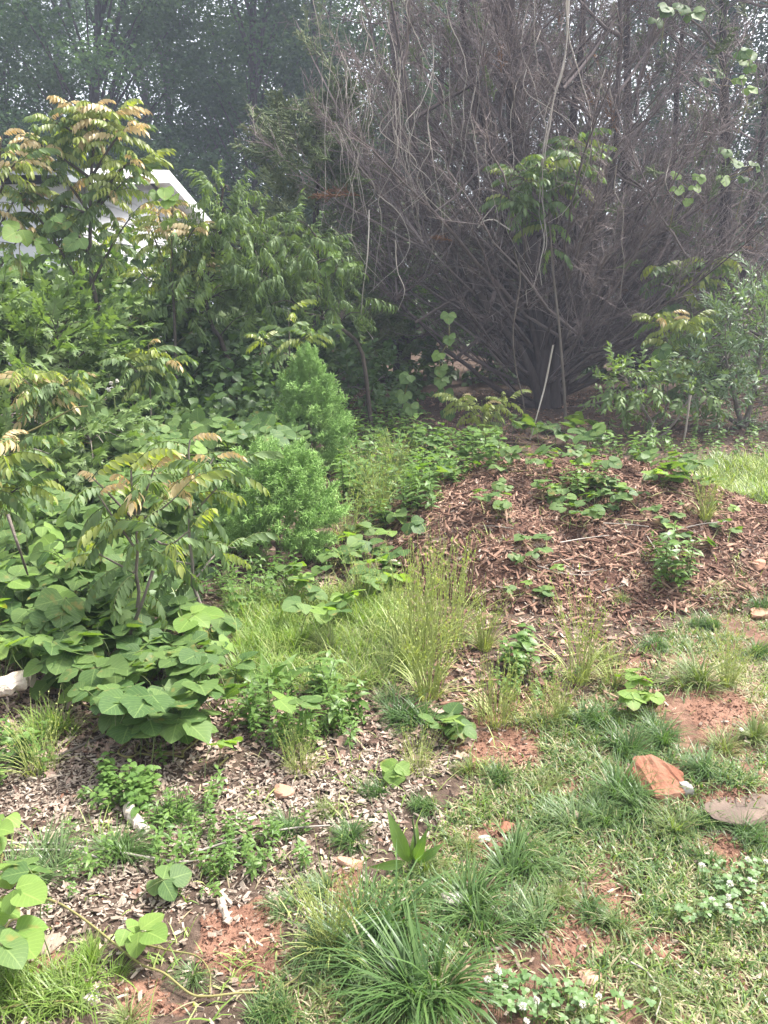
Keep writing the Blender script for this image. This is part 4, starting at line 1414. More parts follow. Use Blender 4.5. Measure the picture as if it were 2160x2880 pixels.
def bank_y(v):
    return np.interp(v, KV, KY)


def sample_poly(poly, n):
    p = np.array(poly)
    out = []
    while len(out) < n:
        q = R.uniform(p.min(0), p.max(0))
        if in_poly(poly, q[0], q[1]):
            out.append(q)
    return np.array(out)


KLAB = {}
kudzu_sets = [
    # (label, polygon, count, leaf scale range, young share, mode, height)
    ('kudzu mat on the ground around the leaning sapling stems', [(60, 600), (190, 600), (215, 660), (190, 705), (90, 700), (60, 660)], 90, (.19, .30), .08, 'low', .20),
    ('kudzu patch at the picture edge above the pale log', [(-40, 590), (70, 590), (75, 672), (45, 678), (20, 650), (-40, 655)], 75, (.19, .30), .08, 'low', .22),
    ('kudzu leaves spilling out over the leaf litter below the leaning stems', [(100, 690), (200, 690), (210, 720), (150, 735), (100, 720)], 24, (.2, .34), .05, 'low', .14),
    ('kudzu patch right of the leaning sapling toward the bright grass', [(190, 600), (240, 620), (245, 690), (190, 680)], 24, (.15, .24), .15, 'low', .15),
    ('kudzu growing in shade under the nearest sapling crown', [(-40, 500), (90, 500), (150, 550), (130, 600), (-40, 600)], 95, (.18, .30), .12, 'bank', 0),
    ('kudzu climbing the bank at the picture edge', [(-40, 430), (60, 430), (70, 510), (-40, 510)], 60, (.19, .32), .12, 'bank', 0),
    ('kudzu covering the dim slope below the tall sapling trunk', [(90, 360), (200, 360), (215, 430), (120, 440), (80, 420)], 85, (.24, .40), .08, 'bank', 0),
    ('kudzu over the slope left of the conical juniper', [(180, 380), (300, 395), (300, 440), (200, 440)], 70, (.24, .38), .05, 'bank', 0),
    ('kudzu tumbling over the top of the thicket before the house', [(-30, 268), (40, 264), (110, 264), (120, 300), (40, 310), (-30, 305)], 70, (.24, .40), .30, 'bank', 0),
    ('kudzu leaves on the thicket face around the thin dark stem', [(100, 300), (200, 290), (205, 365), (110, 370)], 60, (.26, .42), .18, 'bank', 0),
    ('kudzu reaching through the lobed leaf bush', [(0, 290), (100, 300), (95, 370), (0, 370)], 40, (.22, .36), .2, 'bank', 0),
    ('kudzu in the middle of the bank above the nearest sapling', [(90, 430), (200, 440), (200, 500), (110, 500)], 60, (.18, .30), .2, 'bank', 0),
    ('kudzu at the foot of the round juniper', [(285, 545), (345, 540), (350, 610), (280, 610)], 22, (.18, .28), .2, 'low', .16),
    ('kudzu runners along the mulch left of the heap', [(340, 520), (410, 505), (415, 560), (360, 575)], 26, (.19, .30), .1, 'low', .12),
    ('kudzu carpet behind the heap crest', [(490, 440), (600, 445), (610, 462), (540, 466), (490, 468)], 38, (.14, .22), .05, 'low', .16),
    ('kudzu carpet among the weeds right of the conical juniper', [(345, 420), (480, 428), (460, 470), (400, 500), (345, 480)], 75, (.17, .28), .08, 'low', .18),
    ('kudzu vine draped over the heap shoulder with the largest leaves', [(468, 482), (512, 480), (518, 508), (490, 510)], 12, (.13, .2), .1, 'low', .12),
    ('kudzu vine across the upper face of the mulch heap', [(530, 478), (600, 468), (640, 490), (650, 515), (540, 512)], 42, (.13, .22), .06, 'low', .10),
    ('kudzu tendrils on the sunny right flank of the heap', [(640, 490), (740, 500), (735, 545), (660, 540)], 14, (.11, .18), .12, 'low', .08),
    ('kudzu tendril trailing down the heap front', [(520, 530), (560, 530), (560, 600), (500, 625), (495, 590)], 11, (.11, .17), .12, 'low', .08),
    ('kudzu beyond the heap toward the bright meadow', [(630, 450), (700, 455), (715, 485), (650, 475)], 26, (.18, .28), .1, 'low', .16),
    ('young kudzu seedlings with round leaves right of the heap foot', [(620, 675), (662, 670), (660, 700), (625, 700)], 9, (.13, .2), .6, 'low', .1),
    ('kudzu at the base of the dead cedar with very large leaves', [(495, 415), (600, 415), (600, 435), (500, 435)], 18, (.34, .46), .0, 'low', .22),
    ('kudzu patch at the foot of the tall seed grass', [(370, 555), (400, 560), (400, 590), (370, 590)], 8, (.2, .32), .2, 'low', .12),
    ('kudzu seedling beside the dark fescue under the seed grass', [(430, 715), (465, 715), (465, 735), (430, 735)], 7, (.14, .2), .2, 'low', .1),
    ('big kudzu sprig in the lower picture corner', [(-15, 870), (45, 870), (60, 935), (-15, 945)], 9, (.17, .24), .55, 'low', .2),
    ('small kudzu sprig on the wood chips at the picture edge', [(-20, 815), (35, 815), (35, 840), (-20, 840)], 4, (.14, .2), .5, 'low', .16),
    ('single drooping dark kudzu leaf lying on the wood chips', [(140, 870), (165, 870), (165, 885), (140, 885)], 2, (.17, .2), .0, 'low', .07),
    ('two wilted kudzu leaves on chips above the runner vine', [(125, 920), (150, 920), (150, 932), (125, 932)], 2, (.13, .17), .6, 'low', .08),
    ('pale kudzu leaf standing on the litter by the weed patch', [(210, 735), (230, 735), (230, 745), (210, 745)], 2, (.14, .18), .6, 'low', .1),
    ('bright kudzu leaf on the bare litter above the dock plant', [(380, 760), (400, 760), (400, 772), (380, 772)], 2, (.13, .16), .9, 'low', .06),
    ('kudzu leaf above the leafy weed patch', [(275, 695), (300, 695), (300, 710), (275, 710)], 2, (.2, .24), .5, 'low', .18),
]
for lab, poly, n, sz, young, mode, hgt in kudzu_sets:
    c_v = np.mean([a_[1] for a_ in poly])
    if mode == 'bank':
        n = int(n * 1.3)
    if mode == 'low' and n > 40 and c_v > 560:
        n = int(n * 1.5)
    q = sample_poly(poly, n)
    pos = []
    for u, v in q:
        if mode == 'bank':
            y = bank_y(v) + R.normal(0, .16) + (float(smooth(90, 190, u)) * float(smooth(440, 380, v)) if v < 440 else 0) * (9.6 - bank_y(v)) * .8
            p = at(u, v, y)
            gz = float(surf_z(p[0], p[1]))
            p[2] = max(p[2], gz + R.uniform(.08, .25))
        else:
            hz = hgt * R.uniform(.35, 1.25)
            p = hit(u, v, lambda a_, b_: surf_z(a_, b_) + hz)
        pos.append(p)
    pos = np.array(pos)
    sz = (sz[0] * .68, sz[1] * .72) if (mode == 'low' and c_v > 500 and hgt > .11) else (sz[0] * .66, sz[1] * .82)
    c = pos.mean(0)
    base = np.array([c[0], c[1], float(surf_z(c[0], c[1]))])
    root = thing('kudzu_vine', base, lab, 'kudzu vine', 'kudzu vines of the bank and heap')
    g = Geo()
    order = [0]
    left = set(range(1, n))
    while left:
        k = min(left, key=lambda j: np.linalg.norm(pos[j] - pos[order[-1]]))
        order.append(k); left.discard(k)
    chain = pos[order]
    for s0 in range(0, n - 1, 9):
        seg = chain[s0:s0 + 10].copy()
        if len(seg) < 2:
            break
        gz = surf_z(seg[:, 0], seg[:, 1])
        seg[:, 2] = np.where(seg[:, 2] - gz < .5, gz + .015, seg[:, 2] - .2)
        add_tube(g, seg, .005, .004, len(seg) * 4, 4)
    if n == 1 or g.n == 0:
        add_tube(g, [base, pos[0]], .005, .004, 4, 4)
    piece('vine_stem', g.mesh('vine_stem', [M['green_vine']]), root)
    a = R.uniform(0, 6.28, n)
    tilt = np.array([[0, -.4, 1.]]) if mode == 'bank' else np.array([[0, .05, 1.]])
    nr = norm(tilt + R.normal(0, .24, (n, 3)))
    d = np.stack([np.cos(a), np.sin(a) - .3, np.full(n, -.1)], 1)
    d = d - nr * np.sum(d * nr, 1, keepdims=True)
    Mx = frames(pos, d, nr, R.uniform(*sz, n))
    for m_ in Mx:
        kind = 'kudzu_young' if R.random() < young * 1.35 else 'kudzu'
        kk = int(R.integers(len(ME[kind])))
        if c_v > 540:
            lf = piece('leaf', KP[kind][kk][0], root, m_)
            for me_, F_ in KP[kind][kk][1]:
                o_ = link('leaflet', me_, lf)
                o_.matrix_basis = Matrix([list(r_) for r_ in F_] + [[0, 0, 0, 1]])
        else:
            piece('leaf', ME[kind][kk], root, m_)

# climbing kudzu leaves on thin vines in front of the dead cedar and in the right treetops
for lab, pts, y, sz, young in (
        ('vertical string of kudzu leaves left of the dead cedar', [(446, 322), (444, 335), (440, 348), (438, 361), (446, 376), (439, 390), (440, 407)], 9.2, (.2, .27), .3),
        ('kudzu leaves hanging in the shade above the cedar floor', [(404, 378), (403, 394), (408, 407), (412, 420), (418, 428)], 9.0, (.22, .3), .0),
        ('kudzu leaves climbing past the coppery sapling', [(662, 349), (650, 357), (660, 369), (658, 378), (648, 372)], 9.3, (.2, .28), .3),
        ('bright kudzu leaves high in the right hand treetop', [(730, 57), (742, 55), (750, 58), (748, 70), (738, 78), (716, 75), (708, 82), (745, 95)], 10.4, (.18, .26), .5),
        ('kudzu sprig midway up the dark cedar', [(682, 183), (695, 186), (702, 184), (690, 195), (676, 186)], 10.2, (.17, .23), .5),
        ('kudzu leaves at the top of the dark cedar', [(655, 12), (668, 8), (680, 4), (690, 18), (670, 20)], 11.0, (.24, .34), .1),
        ('kudzu leaves on the dark cedar below its olive sprays', [(728, 155), (735, 165), (748, 162), (722, 172), (740, 176)], 10.6, (.18, .25), .3),
        ('kudzu leaves nodding over the house gable', [(157, 178), (163, 184), (170, 197), (176, 205)], 8.0, (.18, .25), .9),
        ('kudzu leaves in front of the lowest white siding', [(56, 222), (68, 228), (72, 236), (34, 240), (20, 238)], 8.0, (.26, .38), .3),
        ('bright kudzu tips beside the peach tree limb', [(330, 268), (338, 262), (345, 265), (326, 276), (318, 282)], 9.0, (.18, .26), .9)):
    P_ = np.array(path_px(pts, y)) + R.normal(0, .06, (len(pts), 3))
    b = P_[-1].copy(); b[2] = float(ground_z(b[0], b[1]))
    root = thing('kudzu_vine', b, lab, 'kudzu vine', 'kudzu vines climbing trees')
    g = Geo()
    add_tube(g, list(P_ - (0, 0, .05)) + ([b] if P_[-1][2] - b[2] < .8 else [P_[-1] - (0.05, 0, .5)]), .005, .005, 24, 4)
    piece('vine_stem', g.mesh('vine_stem', [M['green_vine']]), root)
    for p in P_:
        nr = norm(np.array([R.normal(0, .3), -.7, .8]))
        d = np.array([R.normal(0, .5), -.5, -.5]); d = d - nr * d.dot(nr)
        kind = 'kudzu_young' if R.random() < young else 'kudzu'
        piece('leaf', ME[kind][int(R.integers(4))], root, frames(p[None], d[None], nr[None], R.uniform(*sz))[0])

# leafy mass beneath the bank surface
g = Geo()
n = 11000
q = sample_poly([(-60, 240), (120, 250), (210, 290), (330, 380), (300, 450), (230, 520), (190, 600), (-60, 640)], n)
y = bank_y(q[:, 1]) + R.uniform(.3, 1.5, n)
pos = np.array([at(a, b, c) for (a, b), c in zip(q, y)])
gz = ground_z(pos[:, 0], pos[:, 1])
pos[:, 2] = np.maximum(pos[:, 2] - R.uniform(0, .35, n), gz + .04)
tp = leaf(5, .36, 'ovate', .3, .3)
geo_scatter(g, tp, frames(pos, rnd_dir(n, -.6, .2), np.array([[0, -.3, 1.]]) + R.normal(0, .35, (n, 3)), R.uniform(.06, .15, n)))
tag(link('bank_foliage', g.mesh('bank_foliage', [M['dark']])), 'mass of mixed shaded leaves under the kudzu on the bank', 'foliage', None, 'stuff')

# ================================================================== VINES AND STICKS
def vine(label, paths, y, r=.007, mat='vine', name='hanging_vine', cat='vine', group='pale vines hanging in the dead cedar', wob=.02):
    b = at(paths[0][0][0], paths[0][0][1], y)
    root = thing(name, b, label, cat, group)
    for pp in paths:
        g = Geo()
        P_ = [at(u, v, y + R.normal(0, .05)) for u, v in pp]
        q_ = spline(P_, len(pp) * 6)
        q_[1:] += np.cumsum(R.normal(0, wob * .12, (len(q_) - 1, 3)), 0)
        rr_ = r * np.linspace(1.1, .55, len(q_)) * (.75 + .6 * vnoise(np.arange(len(q_)) * .35, np.full(len(q_), R.random() * 99), 5))
        V, F = tubes(q_[None], rr_[None], 5)
        g.add(V, F)
        piece('stem', g.mesh('stem', [M[mat]]), root)
    return root


vine('thickest pale vine rope falling before the dead cedar', [[(568, -30), (567, 30), (565, 60), (556, 90), (551, 120), (545, 150), (541, 185), (545, 220), (544, 250), (536, 285), (529, 292), (530, 306)],
      [(569, -30), (569, 20), (564, 70), (555, 100), (549, 135), (543, 170), (540, 210), (546, 240), (541, 262), (543, 285)], [(566, -20), (566, 40), (560, 80), (552, 110), (544, 150), (543, 200), (548, 240), (545, 256)]], 9.7, .0065)
vine('long vine curving away from the thick vine rope and back', [[(567, 20), (571, 50), (580, 80), (588, 110), (590, 135), (587, 155), (575, 190), (560, 212), (545, 221)]], 9.6, .006)
vine('short forked vine beside the curving vine', [[(605, 70), (602, 82), (607, 97)], [(608, 72), (609, 90), (611, 99)]], 9.8, .006)
vine('kinked pale vine hanging right of the rope', [[(617, 165), (614, 190), (622, 210), (621, 240), (624, 262), (620, 300)]], 9.7, .006)
vine('vine hooked toward the rope from the left', [[(510, 230), (495, 220), (484, 222), (478, 228)], [(478, 228), (485, 215), (495, 205)]], 9.5, .007)
vine('thin vine bent at the right treetop', [[(741, 80), (743, 95), (746, 105), (749, 107)]], 10., .005)
vine('thin pale vine at the edge of the dark cedars', [[(672, 150), (668, 165), (664, 180), (668, 195), (680, 205)]], 10., .005)
for i in range(38):
    u0 = R.normal(392, 32) if i < 28 else R.uniform(440, 560)
    v0 = R.uniform(-30, 120)
    L = R.uniform(90, 230)
    pts = [(u0, v0)]
    k = int(R.integers(5, 9))
    du = 0
    for j in range(k):
        du = du * .6 + R.normal(0, 4.5)
        pts.append((pts[-1][0] + du, pts[-1][1] + L / k))
    paths = [pts]
    if i % 2 == 0:
        m_ = pts[k // 2]
        paths.append([m_, (m_[0] + R.normal(0, 14), m_[1] + 25), (m_[0] + R.normal(0, 22), m_[1] + 60), (m_[0] + R.normal(0, 26), m_[1] + 100)])
    vine(('forked thin pale grey vine dangling in the tangle beside the dead cedar' if i % 2 == 0 else 'unforked thin pale grey vine dangling in the tangle beside the dead cedar') if i < 28 else 'thin pale vine hanging among the dead cedar twigs', paths, R.uniform(9.2, 10.4), R.uniform(.0025, .0048), wob=.03)
vine('long white vine swinging low at the edge of the tangle', [[(369, 210), (367, 250), (362, 290), (360, 320), (372, 338)]], 9.2, .006)
vine('short pale vine below the tangle', [[(395, 240), (397, 270), (404, 290), (398, 310)]], 9.2, .0055)
vine('upright brown liana in front of the cedar trunk', [[(514, 250), (520, 280), (513, 330), (516, 370), (523, 400), (525, 432)]], 8.9, .010, 'bark', 'liana', 'vine', None, .0)
vine('pale leaning stick before the cedar base', [[(553, 345), (545, 385), (537, 415), (530, 440)]], 8.7, .009, 'vine', 'leaning_stick', 'stick', None, 0)
vine('pale slender stem rising beside the grey green shrub', [[(690, 395), (687, 420), (682, 452)]], 8.6, .014, 'vine', 'slender_pole', 'stick', None, 0)
vine('pale twig leaning by the cherry sapling', [[(655, 420), (645, 440), (627, 450)], [(650, 430), (640, 440)]], 8.4, .006, 'vine', 'bare_twig', 'stick', None, 0)
vine('yellowish runner arching over the low reddish sapling', [[(0, 440), (30, 431), (55, 418), (75, 408), (88, 406)]], 4.6, .005, 'green_vine', 'arching_runner', 'vine', None, 0)
vine('grey dead stem rising from the kudzu at the picture edge', [[(8, 515), (18, 545), (28, 575)]], 3.4, .008, 'bark', 'grey_stick', 'stick', None, 0)
vine('cut pale stick crossing the leaning sapling stem', [[(153, 571), (143, 600), (128, 640), (121, 670), (118, 696)]], 3.25, .008, 'bark', 'cut_stick', 'stick', None, 0)


def ground_vine(label, px, r, mat='green_vine', name='runner_vine', lift=.012, group=None, cat='vine'):
    P_ = []
    for u, v in px:
        p = hit(u, v)
        P_.append(p + np.array([0, 0, lift + R.random() * .015]))
    c = P_[0]
    root = thing(name, c, label, cat, group)
    g = Geo()
    q = spline(P_, len(P_) * 8)
    q[:, 2] = np.maximum(q[:, 2], surf_z(q[:, 0], q[:, 1]) + r * .8)
    V, F = tubes(q[None], np.linspace(r, r * .7, len(q))[None], 6)
    g.add(V, F)
    piece('stem', g.mesh('stem', [M[mat]]), root)
    return root


ground_vine('long olive runner vine looping across the foreground clay', [(35, 900), (60, 908), (85, 925), (110, 945), (140, 968), (165, 982), (190, 998), (208, 1002), (240, 1000), (270, 997), (295, 985), (308, 968)], .0036)
ground_vine('side loop of the runner vine joining it again lower down', [(122, 952), (140, 950), (170, 957), (197, 962), (210, 980), (210, 998)], .0028)
ground_vine('straight olive runner at the bottom picture edge', [(-20, 1022), (20, 1015), (60, 1010), (80, 1009)], .0032)
ground_vine('thin dry vine lying over the wood chips', [(-20, 850), (40, 849), (90, 852), (130, 861), (180, 866), (220, 858), (250, 848)], .0045, 'vine')
ground_vine('dry stalk crossing the chips toward the grass tufts', [(190, 858), (240, 846), (290, 836), (330, 830)], .0035, 'vine')
ground_vine('second dry stalk lying along the chips at the picture edge', [(-20, 858), (40, 857), (80, 858), (100, 866)], .004, 'vine')
ground_vine('grey twig bent across the lawn beside the clover', [(630, 970), (645, 978), (655, 990), (660, 1005), (655, 1022)], .003, 'vine')
ground_vine('brown stick lying in the leaf litter', [(60, 760), (100, 742), (130, 728), (155, 715)], .006, 'bark')
ground_vine('dead branch lying beneath the kudzu', [(0, 575), (30, 590), (58, 598)], .012, 'bark')
ground_vine('dry stem across the litter below the weed patch', [(200, 708), (230, 700), (258, 694)], .005, 'vine')
for i in range(14):
    u, v = R.uniform(440, 740), R.uniform(500, 620)
    if not mound_h(*hit(u, v)[:2]) > .05:
        continue
    a = R.normal(.15, .5)
    L = R.uniform(25, 60)
    ground_vine('thin tan runner trailing over the mulch heap', [(u, v), (u + math.cos(a) * L * .5, v + math.sin(a) * L * .4 + R.normal(0, 3)), (u + math.cos(a) * L, v + math.sin(a) * L * .6)], .0035, 'vine', group='thin runners on the mulch heap')


# ================================================================== ROCKS, LOGS, CHUNKS
def rock(name, label, p, size, mat, rot=0., sharp=.35, seed=1, sink=.25, cat='rock', group=None, tilt=0., flat_top=None, n=26, extra=None):
    rs = np.random.default_rng(seed)
    u = np.linspace(0, 2 * math.pi, n, endpoint=False)
    v = np.linspace(-math.pi / 2, math.pi / 2, n // 2 + 1)
    U, Vv = np.meshgrid(u, v)
    D = np.stack([np.cos(Vv) * np.cos(U), np.cos(Vv) * np.sin(U), np.sin(Vv)], -1).reshape(-1, 3)
    pl = norm(rs.normal(0, 1, (11, 3)))
    off = rs.uniform(1 - sharp, 1., 11)
    pl = np.vstack([pl, [[0, 0, 1.], [0, 0, -1.]]])
    off = np.append(off, [.72, .8])
    dd = D @ pl.T
    r = np.min(np.where(dd > .05, off / np.maximum(dd, .05), 9), 1)
    r = np.minimum(r, 1.25)
    r = r * (1 + .05 * (fbm(D[:, 0] * 5 + 9, D[:, 1] * 5 + D[:, 2] * 4, seed) - .5))
    P_ = D * r[:, None] * np.array(size)
    m_, k_ = len(v), n
    i = np.arange(m_ - 1)[:, None] * k_
    k = np.arange(k_)[None]
    q = np.stack([i + k, i + (k + 1) % k_, i + k_ + (k + 1) % k_, i + k_ + k], -1).reshape(-1, 4)
    me = mesh_from(name, P_, [q], M[mat] if isinstance(mat, str) else mat, smooth_shade=False)
    root = link(name, me)
    root.location = p + np.array([0, 0, size[2] * (1 - 2 * sink) * .8])
    root.rotation_euler = (tilt, 0, rot)
    return tag(root, label, cat, group)


# big red rock: slanted wedge slab with a pale broken end
pr = hit(661, 804)
me_r = bpy.data.meshes.new('red_rock')
rr = thing('red_rock', pr, 'wedge shaped red orange sandstone rock with a pale broken end in the grass', 'rock')
A = [(-.165, .10, -.03), (-.02, -.125, -.03), (.155, -.095, -.03), (.20, .06, -.03), (.03, .19, -.03),
     (-.17, .09, .075), (-.035, -.115, .055), (.145, -.085, .06), (.185, .05, .115), (.02, .17, .17), (-.09, .16, .155)]
Fs = [(0, 1, 6, 5), (1, 2, 7, 6), (2, 3, 8, 7), (3, 4, 9, 8), (4, 0, 5, 10, 9), (5, 6, 7, 8, 9, 10)]
import bmesh
bm = bmesh.new()
vs = [bm.verts.new([c * .55 for c in v]) for v in A]
for f in Fs:
    bm.faces.new([vs[i] for i in f])
bmesh.ops.triangulate(bm, faces=bm.faces[:])
bmesh.ops.subdivide_edges(bm, edges=bm.edges[:], cuts=5, use_grid_fill=True)
for v in bm.verts:
    c = v.co
    v.co = c + Vector(R.normal(0, .0020, 3)) + Vector((0, 0, .012 * (float(fbm(c.x * 14, c.y * 14 + c.z * 9, 3)) - .5)))
bmesh.ops.smooth_vert(bm, verts=bm.verts[:], factor=.2, use_axis_x=True, use_axis_y=True, use_axis_z=True)
bm.to_mesh(me_r)
bm.free()
me_r.materials.append(M['rock_red'])
for p_ in me_r.polygons:
    p_.use_smooth = False
piece('rock_body', me_r, rr, np.array([[1, 0, 0, pr[0]], [0, 1, 0, pr[1] + .06], [0, 0, 1, pr[2]]]))
wd = rock('broken_end', None, np.array([0, 0, 0.]), (.018, .036, .032), 'quartz', .35, .4, 5)
for k_ in list(wd.keys()):
    del wd[k_]
wd.parent = rr
wd.location = (.089, .042, .024)
for i, (nm, lab, px, sz, mt, rot, sd) in enumerate((
        ('flat_stone', 'flat grey brown stone slab lying bare in the lawn', (746, 812), (.16, .07, .014), 'rock_grey', .1, 3),
        ('pink_stone', 'pinkish stone at the picture edge below the mulch heap', (762, 617), (.07, .05, .035), 'rock_pink', .3, 4),
        ('tan_stone', 'tan stone high on the mulch heap flank at the edge', (760, 567), (.05, .04, .035), 'rock_pink', 1.3, 8),
        ('white_stone', 'white angular stone between two dark grass tufts', (448, 902), (.035, .03, .02), 'quartz', .5, 6),
        ('white_stone', 'small white stone beside the clay patch', (484, 840), (.018, .014, .01), 'quartz', .2, 9),
        ('red_stone', 'small reddish stone on the clay beside the white stone', (506, 828), (.04, .022, .014), 'rock_red', 1.2, 12),
        ('tan_stone', 'cracked tan stone on bare soil below the lawn patch', (588, 977), (.03, .022, .016), 'rock_pink', .4, 14),
        ('bark_chunk', 'reddish wood chunk at the foot of the small tuft', (352, 865), (.045, .016, .014), 'rock_pink', -.4, 16),
        ('bark_slab', 'grey brown curved bark slab at the lower picture edge', (38, 950), (.085, .04, .018), 'chip', .1, 18),
        ('white_stone', 'white pebble on the litter under the kudzu edge', (92, 1000), (.02, .018, .012), 'quartz', .1, 26),
        ('tan_stone', 'tan stone in the leaf litter', (283, 794), (.035, .03, .03), 'rock_pink', .8, 22))):
    p = hit(*px)
    rock(nm, lab, p, sz, mt, rot, .4, sd, .3, 'stone' if 'stone' in nm else 'wood')


def log(name, label, p0, p1, r0, r1, mat, cat='log', flat=.7):
    root = thing(name, p0, label, cat)
    g = Geo()
    n, sd = 12, 10
    t = np.linspace(0, 1, n)
    P_ = p0 + (p1 - p0) * t[:, None] + R.normal(0, .003, (n, 3))
    V, F = tubes(P_[None], (np.linspace(r0, r1, n) * (1 + R.normal(0, .06, n)))[None], sd)
    V = V.reshape(n, sd, 3)
    V = V * (1 + 0) + R.normal(0, r0 * .06, V.shape)
    g.add(V.reshape(-1, 3), F)
    for e, k in ((0, 0), (n - 1, 1)):
        c = V[e].mean(0)
        idx_ = np.arange(sd)
        tri = np.stack([np.full(sd, sd), idx_, (idx_ + 1) % sd], 1)
        g.add(np.vstack([V[e], c]), [tri])
    piece('wood_body', g.mesh(name, [M[mat]], False), root)
    return root


log('pale_log', 'bleached pale log poking from the kudzu at the picture edge', hit(-35, 728) + (0, 0, .13), hit(38, 706) + (0, 0, .13), .042, .036, 'log')
log('wood_chunk', 'pale split wood piece lying beside the dark grass tuft', hit(128, 812) + (0, 0, .012), hit(148, 837) + (0, 0, .012), .02, .016, 'log', 'wood')
log('wood_splinter', 'pale upright splinter in the leaf litter', hit(210, 750), hit(208, 738) + (0, 0, .03), .014, .008, 'log', 'wood')
log('wood_splinter', 'pale splinter lying at the foot of the heap', hit(385, 560) + (0, 0, .02), hit(400, 568) + (0, 0, .02), .018, .012, 'log', 'wood')
log('wood_splinter', 'weathered wood stub near the runner vine', hit(222, 905) + (0, 0, .01), hit(228, 925) + (0, 0, .01), .012, .010, 'chip', 'wood')

